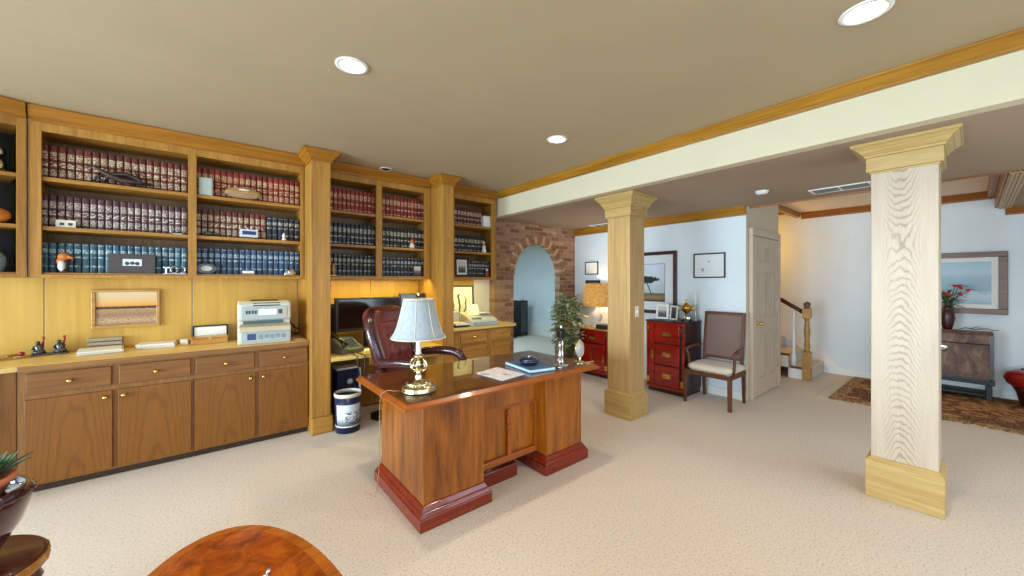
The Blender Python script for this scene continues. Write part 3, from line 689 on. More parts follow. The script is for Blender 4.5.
# ------------------------------------------------------------------ books
def book(w, h, mats, dpt=0.16, style=0):
    prof = [(-w / 2, .012), (-w / 2 * .82, .004), (-w / 2 * .4, 0), (w / 2 * .4, 0), (w / 2 * .82, .004), (w / 2, .012), (w / 2, dpt), (-w / 2, dpt)]
    lv = {0: [(0, 0), (.05, 0), (.10, 1), (.30, 0), (.38, 2), (.52, 0), (.60, 1), (.82, 0), (.95, 0), (1, 0)],
          1: [(0, 0), (.08, 2), (.14, 0), (.34, 2), (.42, 0), (.58, 1), (.80, 0), (1, 0)],
          2: [(0, 0), (.06, 0), (.2, 2), (.25, 0), (.50, 2), (.56, 0), (.66, 1), (.80, 0), (.94, 2), (.96, 0), (1, 0)]}[style]
    n = len(prof); vs = []; fs = []; mi = []
    for zf, _ in lv:
        vs += [(x, y, zf * h) for x, y in prof]
    m = MB()
    for j in range(len(lv) - 1):
        for i in range(n):
            k2 = (i + 1) % n
            spine = i in (1, 2, 3)
            m.add([vs[j * n + i], vs[j * n + k2], vs[(j + 1) * n + k2], vs[(j + 1) * n + i]], [(0, 1, 2, 3)], lv[j][1] if spine else 0, False)
    m.add(vs[:n], [tuple(reversed(range(n)))], 3); m.add(vs[-n:], [tuple(range(n))], 3)
    return m
def row(x0, x1, zs, n, kind, label, group, h=.245, y=4.345, style=0, every=None):
    first = None
    w = (x1 - x0) / n
    for i in range(n):
        x = x0 + (i + .5) * w
        hh = 1 + random.uniform(-.006, .006)
        if first is None:
            o = book(w - .0015, h, BK[kind], style=style).build('law_book', BK[kind]); first = o
        else:
            o = first.copy(); COL.objects.link(o)
        o.location = (x, y, zs); o.scale = (1, 1, hh)
        tag(o, label, 'book', group)
G = .001
row(-.965, -.14, SH[2], 19, 'maroon', 'maroon law book on the top shelf, in the row behind the dark driftwood carving', 'maroon books on the top shelf behind the driftwood', .25)
row(-.965, -.14, SH[1], 20, 'plum', 'plum-brown law book in the middle-shelf row above the teal books and black photo box', 'plum books on the middle shelf above the photo box', .24)
row(-.965, -.14, SH[0], 20, 'teal', 'teal law book on the bottom shelf, in the row behind the black photo box', 'teal books on the bottom shelf behind the photo box', .225, style=2)
row(-.09, .73, SH[2], 18, 'red', 'red-brown law book on the top shelf, in the row behind the oval wooden carving', 'red-brown books behind the oval carving', .25)
row(-.09, .44, SH[1], 12, 'maroon', 'maroon law book on the shelf below the oval carving, beside the black volumes', 'maroon books below the oval carving', .24)
row(.443, .73, SH[1], 6, 'navy', 'dark navy law book ending the maroon row on the shelf above the printer', 'navy books ending the maroon row', .225, style=2)
row(-.09, .73, SH[0], 18, 'blue', 'blue law book on the bottom shelf right above the printer', 'blue books above the printer', .235, style=2)
row(.96, 1.50, SH[2], 12, 'red', 'red law book on the top shelf of the bay above the wide monitor', 'red books in the monitor bay', .25, style=1)
row(.96, 1.50, SH[1], 12, 'navy', 'black-navy law book on the middle shelf of the bay above the wide monitor', 'navy books in the monitor bay', .235, style=1)
row(.96, 1.50, SH[0], 12, 'black', 'black law book with gilt bands on the shelf just above the wide monitor', 'black books in the monitor bay', .235, style=2)
row(1.535, 2.115, SH[2], 13, 'red', 'red law book on the top shelf of the bay over the white lampshade', 'red books in the lamp bay', .25, style=1)
row(1.535, 2.115, SH[1], 13, 'black', 'black law book in the row behind the red and white figurine', 'black books behind the red and white figurine', .235, style=1)
row(1.535, 2.115, SH[0], 13, 'navy', 'dark navy law book in the row with the small framed portrait standing in front', 'navy books behind the small portrait', .225, style=2)
row(2.49, 2.99, SH[2], 10, 'maroon', 'dark maroon law book beside the white box on the narrow bookcase top shelf', 'maroon books in the narrow bookcase', .235, style=1)
row(2.49, 3.02, SH[1], 10, 'black', 'black law book on the middle shelf of the narrow bookcase by the brick arch', 'black books in the narrow bookcase', .22, style=1)
row(2.72, 3.13, SH[0], 9, 'navy', 'dark navy law book beside the framed portrait in the narrow bookcase', 'navy books in the narrow bookcase', .22, style=2)

# ------------------------------------------------------------------ picture frames
def art(name, stops, noise_amt=0.15, sc=6, axis='Z', extra=None):
    k = NT(name); b = k.bsdf(0.5, 0, 0.3)
    tc = k.n('ShaderNodeTexCoord'); sp = k.n('ShaderNodeSeparateXYZ'); k.l(tc.outputs['Generated'], sp.inputs[0])
    mp = k.n('ShaderNodeMapping'); k.l(tc.outputs['Generated'], mp.inputs[0]); mp.inputs['Scale'].default_value = (1, 1, 3)
    f = k.noise(mp.outputs[0], sc, 4, 0.6)
    z = k.math('ADD', sp.outputs[axis], k.math('MULTIPLY', k.math('SUBTRACT', f, 0.5), noise_amt))
    cc = k.ramp(z, stops)
    if extra: cc = extra(k, tc, sp, cc)
    k.l(cc, b.inputs['Base Color']); return k.m
def picture(name, label, cat, c, w, h, fw, fmat, artm, matw=0.0, matm=None, rz=0.0, rx=0.0, depth=.025, glass=False, inner=None, stand=False):
    """root at the bottom edge centre; the picture faces local -Y and its back is at y = 0"""
    t = thing(name, label, cat, c, rz, rx=rx)
    f = MB(); d = depth
    for x0, x1, z0, z1 in ((-w / 2, w / 2, 0, fw), (-w / 2, w / 2, h - fw, h), (-w / 2, -w / 2 + fw, fw, h - fw), (w / 2 - fw, w / 2, fw, h - fw)):
        f.box(x0, x1, -d, 0, z0, z1)
    f.build('frame', fmat, t, False, min(.004, fw * .25))
    iw, ih = w - 2 * fw, h - 2 * fw
    if matw > 0:
        m = MB(); m.box(-iw / 2, iw / 2, -d * .5, -d * .3, fw, h - fw); m.build('mat_board', matm or M['mat_board'], t, False)
        aw, ah = iw - 2 * matw, ih - 2 * matw
        if inner:
            MB().box(-aw / 2 - inner, aw / 2 + inner, -d * .54, -d * .5, fw + matw - inner, h - fw - matw + inner).build('fillet', M['frame_dark'], t, False)
        MB().box(-aw / 2, aw / 2, -d * .6, -d * .54, fw + matw, h - fw - matw).build('picture', artm, t, False)
    else:
        MB().box(-iw / 2, iw / 2, -d * .6, -d * .3, fw, h - fw).build('picture', artm, t, False)
    if stand:
        m = MB(); m.add([(-.01, 0.001, h * .6), (.01, 0.001, h * .6), (.01, h * .3, .002), (-.01, h * .3, .002)], [(0, 1, 2, 3)]); m.build('easel_strut', M['black'], t, False)
    return t
sun = art('sunset_art', [(0, rgb(150, 120, 96)), (.12, rgb(190, 158, 120)), (.3, rgb(150, 116, 88)), (.47, rgb(176, 140, 104)), (.5, rgb(60, 42, 34)), (.55, rgb(84, 56, 40)), (.58, rgb(206, 146, 66)), (.72, rgb(206, 168, 110)), (1, rgb(204, 186, 156))], .07, 14, extra=lambda k, tc, sp, cc: k.mix(k.math('MULTIPLY', k.math('LESS_THAN', sp.outputs['Z'], .47), k.ramp(k.noise(k.coord('Generated', (1, 1, 5)), 16, 4, .7), [(.5, (0, 0, 0, 1)), (.62, (1, 1, 1, 1))])), cc, rgb(84, 66, 56)))
picture('framed_picture', 'gold-framed sunset over water hanging on the honey paneling above the counter', 'picture', (-.54, YB - .0155, 1.062), .415, .325, .024, M['frame_gold'], sun, depth=.028)
doc = art('document_art', [(0, rgb(222, 220, 210)), (1, rgb(234, 232, 222))], .5, 30)
picture('framed_document', 'black-framed certificate leaning on the paneling behind the honey wooden box', 'picture', (0.02, YB - .06, .886), .265, .155, .014, M['black'], doc, rx=-0.12)
W5 = 5.089
def ship(k, tc, sp, cc):
    # a dark spreading tree: an elliptical crown over slim stems
    x = k.math('SUBTRACT', sp.outputs['X'], 0.42); z = k.math('SUBTRACT', sp.outputs['Z'], 0.58)
    r = k.math('ADD', k.math('MULTIPLY', k.math('MULTIPLY', x, x), 1.9), k.math('MULTIPLY', k.math('MULTIPLY', z, z), 34.0))
    n = k.noise(k.coord('Generated', (1, 1, 2)), 8, 4, .7)
    msk = k.ramp(k.math('ADD', r, k.math('MULTIPLY', n, 0.9)), [(.72, (1, 1, 1, 1)), (.80, (0, 0, 0, 1))])
    c1 = k.mix(msk, cc, rgb(40, 44, 42))
    tr = k.math('MULTIPLY', k.math('ABSOLUTE', k.math('ADD', x, k.math('MULTIPLY', z, 0.45))), 1.0)
    inz = k.math('MULTIPLY', k.math('LESS_THAN', sp.outputs['Z'], .56), k.math('GREATER_THAN', sp.outputs['Z'], .2))
    return k.mix(k.math('MULTIPLY', k.math('LESS_THAN', tr, .018), inz), c1, rgb(48, 44, 40))
tree = art('tree_art', [(0, rgb(74, 62, 44)), (.1, rgb(150, 124, 78)), (.2, rgb(96, 84, 62)), (.23, rgb(176, 186, 186)), (.6, rgb(196, 206, 214)), (1, rgb(206, 214, 224))], .05, 10, extra=ship)
picture('framed_picture', 'large dark-framed print of a spreading tree on the wall above the red chest', 'picture', (W5, 3.03, .99), .87, .90, .05, M['frame_dark'], tree, .13, M['mat_grey'], rz=-PI / 2, depth=.035, inner=.006)
def seal(k, tc, sp, cc):
    x = k.math('SUBTRACT', sp.outputs['X'], 0.24); z = k.math('SUBTRACT', sp.outputs['Z'], 0.26)
    r = k.math('SQRT', k.math('ADD', k.math('MULTIPLY', k.math('MULTIPLY', x, x), 2.0), k.math('MULTIPLY', z, z)))
    ring = k.math('MULTIPLY', k.math('LESS_THAN', r, .08), k.math('GREATER_THAN', r, .045))
    c1 = k.mix(ring, cc, rgb(60, 60, 64))
    x2 = k.math('SUBTRACT', sp.outputs['X'], .5); z2 = k.math('SUBTRACT', sp.outputs['Z'], .72)
    r2 = k.math('SQRT', k.math('ADD', k.math('MULTIPLY', x2, x2), k.math('MULTIPLY', z2, z2)))
    return k.mix(k.math('LESS_THAN', r2, .04), c1, rgb(90, 92, 100))
dip = art('diploma_art', [(0, rgb(214, 216, 216)), (1, rgb(224, 226, 226))], .4, 30, extra=seal)
picture('framed_diploma', 'black-framed diploma with a round seal on the wall above the cane-back chair', 'picture', (W5, 2.168, 1.503), .40, .325, .017, M['black'], dip, .03, M['mat_board'], rz=-PI / 2, depth=.02)
picture('framed_document', 'small black-framed certificate high on the wall above the burlap lampshade', 'picture', (W5, 4.095, 1.575), .28, .22, .016, M['black'], doc, rz=-PI / 2, depth=.02)
dk = art('dark_print_art', [(0, rgb(40, 36, 34)), (1, rgb(96, 90, 84))], .3, 8)
picture('framed_picture', 'dark small framed print on the wall just behind the burlap lampshade', 'picture', (W5, 4.07, 1.20), .30, .28, .03, M['black'], dk, rz=-PI / 2, depth=.02)
sea = art('seascape_art', [(0, rgb(150, 178, 190)), (.1, rgb(176, 196, 202)), (.24, rgb(190, 206, 212)), (.3, rgb(148, 178, 190)), (.5, rgb(152, 182, 194)), (.62, rgb(160, 188, 200)), (.75, rgb(184, 204, 212)), (1, rgb(160, 194, 208))], .3, 5)
picture('framed_picture', 'brown-framed pale blue seascape above the old wooden chest', 'picture', (7.699, .12, 1.04), .80, .795, .07, M['frame_mid'], sea, .055, M['mat_board'], rz=-PI / 2, depth=.05)
def callig(k, tc, sp, cc):
    w = k.n('ShaderNodeTexWave'); w.inputs['Scale'].default_value = 1.6; w.inputs['Distortion'].default_value = 9; w.inputs['Detail'].default_value = 2; w.inputs['Detail Scale'].default_value = 1.1
    k.l(tc.outputs['Generated'], w.inputs['Vector'])
    x = k.math('SUBTRACT', sp.outputs['X'], .5); z = k.math('SUBTRACT', sp.outputs['Z'], .5)
    r = k.math('ADD', k.math('MULTIPLY', x, x), k.math('MULTIPLY', z, z))
    lin = k.ramp(w.outputs['Fac'], [(.80, (0, 0, 0, 1)), (.88, (1, 1, 1, 1))])
    return k.mix(k.math('MULTIPLY', lin, k.math('LESS_THAN', r, .09)), cc, rgb(60, 60, 58))
cal = art('calligraphy_art', [(0, rgb(224, 222, 208)), (1, rgb(232, 230, 216))], .2, 10, extra=callig)
picture('framed_picture', 'grey-framed ink drawing leaning behind the fax machine in the counter niche', 'picture', (2.70, YK - .01, .886), .47, .52, .026, M['charcoal'], cal, rx=-0.06)

# ------------------------------------------------------------------ executive desk
t = thing('executive_desk', 'large walnut executive desk with a glass top in the middle of the room', 'desk', (1.68, 2.4, 0))
DY0, DY1 = 2.035, 2.72
def pedestal(x0, x1, nm):
    p = box(x0, x1, DY0, DY1, .13, .715).build('pedestal', M['desk'], t, True, 0.003)
    q = MB(); e = .04
    q.box(x0 - e, x1 + e, DY0 - e, DY1 + e, .001, .075)
    q.frustum((x0 - e + .004, x1 + e - .004, DY0 - e + .004, DY1 + e - .004), (x0 - .022, x1 + .022, DY0 - .022, DY1 + .022), .075, .10)
    q.frustum((x0 - .02, x1 + .02, DY0 - .02, DY1 + .02), (x0 - .004, x1 + .004, DY0 - .004, DY1 + .004), .10, .13)
    q.build('plinth', M['plinth'], p, True, 0.004)
pedestal(.983, 1.415, 'a'); pedestal(1.990, 2.392, 'b')
mp = MB(); mp.box(1.415, 1.990, 2.145, 2.165, .15, .715); mp.box(1.415, 1.990, 2.115, 2.144, .56, .715); mp.box(1.415, 1.44, 2.13, 2.145, .15, .56); mp.box(1.965, 1.99, 2.13, 2.145, .15, .56)
mdp = mp.build('modesty_panel', M['desk'], t, True, 0.002)
q = MB(); q.box(1.44, 1.965, 2.118, 2.145, .15, .195); q.box(1.44, 1.965, 2.124, 2.145, .53, .56); q.box(1.685, 1.72, 2.118, 2.145, .195, .53); q.box(1.44, 1.452, 2.124, 2.145, .195, .53); q.box(1.953, 1.965, 2.124, 2.145, .195, .53)
q.build('panel_molding', M['desk_edge'], mdp, True, 0.005)
box(1.456, 1.80, 2.15, 2.20, .001, .10).build('foot_rail', M['plinth'], t, True, 0.004)
TX0, TX1, TY0, TY1 = .838, 2.545, 1.962, 2.845
tp = MB(); tp.frustum((TX0 + .045, TX1 - .045, TY0 + .045, TY1 - .045), (TX0 + .012, TX1 - .012, TY0 + .012, TY1 - .012), .715, .728)
tp.frustum((TX0 + .004, TX1 - .004, TY0 + .004, TY1 - .004), (TX0, TX1, TY0, TY1), .728, .742); tp.frustum((TX0, TX1, TY0, TY1), (TX0 + .028, TX1 - .028, TY0 + .028, TY1 - .028), .742, .7585)
top = tp.build('desktop', M['desk_edge'], t, True, 0.002)
box(TX0 + .03, TX1 - .03, TY0 + .03, TY1 - .03, .7585, .7600).build('veneer_field', M['desk_top'], top)
g = box(TX0 + .034, TX1 - .034, TY0 + .034, TY1 - .034, .7605, .7665).build('glass_top', M['glass'], t, True, 0.0012); g['label'] = 'clear glass sheet on the desktop'
ZD = .7672

# brass lamp
LX, LY = 1.03, 2.2
t = thing('table_lamp', 'brass candlestick lamp with a white paneled shade on the executive desk', 'lamp', (LX, LY, ZD))
MB().lathe([(.108, 0), (.112, .008), (.104, .018), (.108, .026), (.098, .036), (.076, .04), (.082, .052), (.068, .062), (.03, .066), (.02, .078), (.026, .09), (.014, .104), (.012, .15), (.024, .162), (.012, .175), (.014, .2), (.03, .212), (.032, .222), (.012, .23)], seg=32).build('base', M['brass_pale'], t, False)
MB().lathe([(.0, .23), (.018, .23), (.02, .236), (.016, .24), (.016, .335), (.0, .336)], seg=18).build('candle_sleeve', M['candle'], t, False)
for a in range(4):
    an = a * PI / 2 + .5; cx, cy = math.cos(an), math.sin(an)
    MB().tube([(cx * .012, cy * .012, .14), (cx * .035, cy * .035, .125), (cx * .058, cy * .058, .14), (cx * .062, cy * .062, .165), (cx * .05, cy * .05, .19), (cx * .028, cy * .028, .205)], [.004, .005, .005, .005, .005, .004], 8).build('arm', M['brass_pale'], t, False)
n = 12
def shade(r0, r1, z0, z1, th=0.002):
    prof = []
    for i in range(9):
        u = i / 8; r = r0 + (r1 - r0) * (u ** 0.62) ; prof.append((r, z0 + (z1 - z0) * u))
    inner = [(r - th, z) for r, z in reversed(prof)]
    return prof + inner + [prof[0]]
sh = MB(); pr = shade(.168, .092, .335, .575)
sh.lathe(pr, seg=24); so = sh.build('shade', M['shade_white'], t, False)
rb = MB()
for i in range(8):
    a = 2 * PI * i / 8 + .2
    rb.tube([((r + .001) * math.cos(a), (r + .001) * math.sin(a), z) for r, z in pr[:9]], .0022, 5)
for z, r in ((.335, .168), (.575, .092)):
    rb.tube([(r * math.cos(2 * PI * i / 32), r * math.sin(2 * PI * i / 32), z) for i in range(33)], .0035, 6)
rb.build('piping', M['cushion'], so, False)
m = MB(); m.tube([(0, .0, .336), (.05, 0, .37), (.055, 0, .5), (.0, 0, .592)], .002, 6); m.tube([(0, .0, .336), (-.05, 0, .37), (-.055, 0, .5), (.0, 0, .592)], .002, 6)
m.build('harp', M['brass'], t, False)
MB().lathe([(0, .59), (.008, .592), (.005, .6), (.009, .61), (.004, .625), (0, .627)], seg=12).build('finial', M['brass'], t, False)
MB().tube([(-.08, .03, .006), (-.14, .06, .008), (TX0 - LX + .03, .10, .008), (TX0 - LX - .008, .105, -.012), (TX0 - LX - .012, .11, -.06), (TX0 - LX - .008, .13, -.3), (TX0 - LX - .004, .15, -.5), (TX0 - LX - .002, .22, -.70), (TX0 - LX + .0, .45, -.762)], .0022, 6).build('cord', M['cord_tan'], t, False)

def quad_slab(q, z0, z1, mi=0):
    vs = [(x, y, z0) for x, y in q] + [(x, y, z1) for x, y in q]
    return MB().add(vs, [(3, 2, 1, 0), (4, 5, 6, 7), (0, 1, 5, 4), (1, 2, 6, 5), (2, 3, 7, 6), (3, 0, 4, 7)], mi)
k = NT('printed_page'); b = k.bsdf(0.4, 0, 0.4); f = k.noise(k.coord('Object'), 9, 3); g2 = k.noise(k.coord('Object', (1, 4, 1)), 34, 3, .6)
c1 = k.mix(k.ramp(g2, [(.5, (0, 0, 0, 1)), (.6, (1, 1, 1, 1))]), rgb(234, 230, 232), rgb(200, 194, 196))
k.l(k.mix(k.ramp(f, [(.6, (0, 0, 0, 1)), (.66, (1, 1, 1, 1))]), c1, rgb(110, 106, 108)), b.inputs['Base Color']); M['printed'] = k.m
t = thing('magazine', 'white printed magazine lying on the desk glass before the blue book', 'magazine', (1.68, 2.2, ZD))
quad_slab([(1.555, 2.33), (1.578, 2.045), (1.806, 2.085), (1.79, 2.385)], ZD, ZD + .005).build('pages', M['paper'], t)
quad_slab([(1.555, 2.33), (1.578, 2.045), (1.806, 2.085), (1.79, 2.385)], ZD + .0052, ZD + .0058).build('cover', M['printed'], t)
t = thing('desk_book', 'large slate-blue book lying flat under the navy dish on the desk', 'book', (2.0, 2.2, ZD))
Q = [(1.905, 2.435), (1.862, 2.075), (2.087, 2.032), (2.140, 2.395)]
def shrink(q, f):
    cx = sum(p[0] for p in q) / 4; cy = sum(p[1] for p in q) / 4; return [(cx + (x - cx) * f, cy + (y - cy) * f) for x, y in q]
quad_slab(shrink(Q, .98), ZD + .004, ZD + .024).build('page_block', M['bluepage'], t)
quad_slab(Q, ZD + .0243, ZD + .028).build('cover', M['bluebook'], t); quad_slab(Q, ZD, ZD + .0037).build('back_cover', M['bluebook'], t)
t = thing('dish', 'round navy glazed lidded dish sitting on the slate-blue book', 'dish', (1.985, 2.225, ZD + .029))
MB().lathe([(.04, 0), (.06, .006), (.078, .022), (.08, .032), (.076, .036)], seg=32).build('bowl', M['dish'], t, False)
MB().lathe([(.076, .037), (.062, .048), (.03, .056), (0, .058)], seg=32).build('lid', M['dish'], t, False)
MB().lathe([(.012, .0565), (.009, .062), (.012, .067), (0, .07)], seg=14).build('knob', M['silver'], t, False)
# trophy and desk pieces
t = thing('trophy', 'tall slender silver trophy with a black crown block at the desk edge', 'trophy', (2.22, 2.10, ZD))
MB().box(-.045, .045, -.035, .035, 0, .018).build('base', M['crystal'], t, False, .003)
m = MB()
for x, y, h in ((-.016, 0, .21), (.018, .004, .23)):
    m.lathe([(.014, .018), (.008, .03), (.007, .07), (.012, .085), (.008, .1), (.007, .15), (.011, .165), (.006, h)], (x, y, 0), 12)
m.build('stem', M['silver'], t, False)
MB().box(-.03, .034, -.02, .024, .232, .295).build('block', M['black_gloss'], t, False, .003)
MB().lathe([(.01, .296), (.006, .31), (.012, .322), (.004, .336), (0, .338)], (0, 0, 0), 12).build('finial', M['silver'], t, False)
t = thing('paperclip_holder', 'little round silver pen holder beside the trophy base on the desk', 'holder', (2.165, 2.065, ZD))
MB().lathe([(.0, 0), (.022, 0), (.026, .005), (.02, .012), (.008, .018), (.006, .04)], seg=18).build('base', M['silver'], t, False)
MB().tube([(.019 * math.cos(2 * PI * i / 16), 0, .058 + .019 * math.sin(2 * PI * i / 16)) for i in range(17)], .005, 6).build('ring', M['silver'], t, False)
t = thing('desk_ornament', 'oval crystal ornament on a brass foot at the corner of the desk', 'ornament', (2.43, 2.085, ZD))
MB().lathe([(.052, 0), (.054, .006), (.034, .014), (.014, .022), (.011, .036), (.016, .046), (.0, .05)], seg=24).build('foot', M['brass_pale'], t, False)
MB().ball((0, 0, .118), .07, 20, 12, 0, (.72, .3, 1.0)).build('crystal', M['crystal'], t, False)
m = MB(); m.tube([(.053 * math.cos(2 * PI * i / 28), 0, .118 + .073 * math.sin(2 * PI * i / 28)) for i in range(29)], .005, 8)
m.lathe([(.014, .186), (.01, .2), (.0, .204)], (0, 0, 0), 12); m.build('rim', M['brass'], t, False)
t = thing('letter_opener', 'slim brass letter opener lying at the far corner of the desk', 'letter opener', (2.505, 2.06, ZD), -.3)
MB().box(-.05, .03, -.006, .006, 0, .004).build('blade', M['brass_pale'], t, False, .001); MB().box(.031, .06, -.008, .008, 0, .008).build('handle', M['brass'], t, False, .002)

# ------------------------------------------------------------------ executive chair (behind the desk)
t = thing('executive_chair', 'oxblood leather swivel chair with a tufted high back behind the desk', 'chair', (1.575, 3.33, 0), math.radians(31))
# local: faces -Y
def pad(w, h, th, puff, nx=14, nz=14, tuft=None, taper=.0, rnd=.10):
    """upholstered pad in XZ, front toward -Y, lofted as a rounded slab"""
    m = MB(); vs = []; fs = []
    for side in (0, 1):
        for j in range(nz + 1):
            v = j / nz
            for i in range(nx + 1):
                u = i / nx; x = (u - .5) * 2; z = (v - .5) * 2
                sx = x * math.sqrt(max(0, 1 - .32 * max(0, z) ** 4 * abs(x) ** 2)); sz = z * math.sqrt(1 - .22 * x ** 4)
                e = (1 - abs(x) ** 5) * (1 - abs(z) ** 5)
                y = (-th * .5 - puff * e) if side == 0 else th * .5 + puff * .4 * e
                if side == 0 and tuft:
                    for tx, tz in tuft:
                        d2 = ((x - tx) / .16) ** 2 + ((z - tz) / .12) ** 2; y += .022 * math.exp(-d2)
                if (i in (0, nx) or j in (0, nz)): y *= .35
                ww = w * (1 - taper * (1 - v))
                vs.append((sx * ww / 2, y, (sz + 1) * h / 2))
    N = (nx + 1) * (nz + 1)
    for j in range(nz):
        for i in range(nx):
            a = j * (nx + 1) + i
            fs.append((a, a + 1, a + nx + 2, a + nx + 1)); fs.append((N + a + nx + 1, N + a + nx + 2, N + a + 1, N + a))
    for i in range(nx):
        a = i; fs.append((N + a, N + a + 1, a + 1, a)); a = nz * (nx + 1) + i; fs.append((a, a + 1, N + a + 1, N + a))
    for j in range(nz):
        a = j * (nx + 1); fs.append((a, a + nx + 1, N + a + nx + 1, N + a)); a += nx; fs.append((N + a, N + a + nx + 1, a + nx + 1, a))
    return m.add(vs, fs, 0, True)
def xform(mb, mt):
    mb.v = [mt @ p for p in mb.v]; return mb
tf = [(-.45, .25), (0, .25), (.45, .25), (-.25, -.1), (.25, -.1), (-.45, -.45), (0, -.45), (.45, -.45)]
back = xform(pad(.60, .74, .10, .045, 20, 20, tf, .20), rot((0, .25, .50), rx=-0.26)); bo = back.build('backrest', M['leather'], t, False, 0, 1)
hd = xform(pad(.50, .19, .06, .04), rot((0, .355, 1.015), rx=-0.26)); hd.build('headrest_roll', M['leather'], bo, False, 0, 1)
for s in (-1, 1):
    m = MB(); m.tube([(s * .245, .215, .56), (s * .275, .26, .75), (s * .30, .315, .95), (s * .29, .36, 1.10), (s * .21, .39, 1.185)], [.035, .045, .048, .045, .03], 12)
    m.build('side_bolster', M['leather_dark'], bo, False)
for tx, tz in tf[:3] + tf[5:]:
    MB().ball((tx * .27, .168 + (tz + 1) * .37 * .26, .50 + (tz + 1) * .355), .011, 10, 6).build('button', M['leather_dark'], bo, False)
seat = xform(pad(.56, .56, .10, .04), rot((0, .24, .46), rx=PI / 2)); seat.build('seat', M['leather'], t, False, 0, 1)
for s in (-1, 1):
    x = s * .33
    a = MB(); a.tube([(x * .95, .26, .68), (x, .16, .725), (x, .0, .745), (x, -.16, .745), (x, -.25, .72), (x, -.295, .66), (x * .98, -.29, .60)], [.03, .04, .044, .046, .044, .038, .026], 12)
    ao = a.build('armrest', M['leather_dark'], t, False, 0)
    a = MB(); a.tube([(x * .98, -.275, .64), (x * .98, -.27, .55), (x * .95, -.2, .45), (x * .85, -.1, .43)], [.022, .022, .022, .02], 10); a.build('arm_support', M['leather_dark'], ao, False)
MB().lathe([(.03, .09), (.03, .40), (.09, .41), (.09, .43)], seg=16).build('gas_column', M['black'], t, False)
for i in range(5):
    an = 2 * PI * i / 5 + .3; cx, cy = math.cos(an), math.sin(an)
    lg = MB().tube([(cx * .03, cy * .03, .12), (cx * .18, cy * .18, .1), (cx * .31, cy * .31, .075)], [.03, .024, .018], 8).build('base_leg', M['walnut'], t, False)
    MB().lathe([(0, -.012), (.026, -.012), (.026, .012), (0, .012)], seg=14, xf=rot((cx * .31, cy * .31, .0275), rz=an) @ Euler((PI / 2, 0, 0)).to_matrix().to_4x4()).build('caster', M['black'], lg, False)

# ------------------------------------------------------------------ things on the computer desk and beside it
t = thing('monitor', 'wide dark computer monitor on the built-in desk behind the leather chair', 'monitor', (1.42, 4.33, .711), .06)
MB().box(-.37, .37, -.05, .02, .20, .565).build('screen_housing', M['charcoal'], t, False, .008)
MB().box(-.345, .345, -.0535, -.0502, .235, .545).build('screen', M['screen'], t, False)
MB().box(-.30, .30, .021, .12, .24, .50).build('rear_shell', M['black'], t, False, .02)
MB().box(-.05, .05, .0, .03, .02, .20).build('neck', M['black'], t, False, .004)
MB().box(-.15, .15, -.1, .1, 0, .02).build('foot', M['charcoal'], t, False, .006)
t = thing('monitor', 'smaller dark monitor partly hidden behind the white lampshade', 'monitor', (1.97, 4.40, .711), -.05)
MB().box(-.165, .165, -.03, .03, .26, .60).build('screen_housing', M['charcoal'], t, False, .008)
MB().box(-.145, .145, -.0335, -.0302, .285, .58).build('screen', M['screen'], t, False)
MB().box(-.03, .03, -.01, .02, .015, .26).build('neck', M['black'], t, False, .004); MB().box(-.1, .1, -.08, .08, 0, .015).build('foot', M['black'], t, False, .004)
t = thing('speaker', 'tall charcoal desk speaker beside the wide monitor', 'speaker', (1.015, 4.40, .711), .15)
MB().box(-.055, .055, -.07, .07, 0, .50).build('cabinet', M['charcoal'], t, False, .01); MB().box(-.042, .042, -.074, -.0705, .06, .46).build('grille_cloth', M['black'], t, False, .002)
t = thing('telephone', 'dark grey desk telephone at the front of the computer desk', 'telephone', (1.135, 4.16, .711), .35)
m = MB(); m.prism([(-.12, 0), (.12, 0), (.12, .15), (.095, .155), (-.12, .045)], -.125, .125, 'X'); m.build('body', M['phone_grey'], t, False, .006)
hs = MB(); hs.tube([(-.10, -.12, .085), (-.10, -.08, .125), (-.10, .0, .155), (-.10, .08, .195), (-.10, .125, .185)], [.03, .026, .02, .026, .032], 10); hs.build('handset', M['black_gloss'], t, False)
m = MB()
for i in range(4):
    for j in range(3):
        y = -.095 + i * .036; z = .058 + (y + .12) * .51; m.box(-.02 + j * .04, .008 + j * .04, y, y + .024, z, z + .012)
m.build('keypad', M['button'], t, False, .001)
cp = MB().tube([(-.10, -.14, .06), (-.08, -.20, .014), (-.07, -.268, -.005), (-.06, -.275, -.15), (-.03, -.28, -.29), (-.0, -.29, -.15), (.0, -.295, -.005), (-.01, -.22, .012), (-.02, -.12, .015)], .006, 6)
cp.build('cord', M['cable'], t, False)
t = thing('paper_sheet', 'loose white sheets lying on the computer desk behind the phone', 'paper', (1.36, 4.15, .7112), .2)
MB().box(-.10, .10, -.07, .07, 0, .003).build('sheet', M['paper'], t, False); MB().box(-.08, .1, -.06, .075, .0035, .006).build('top_sheet', M['paper'], t, False)
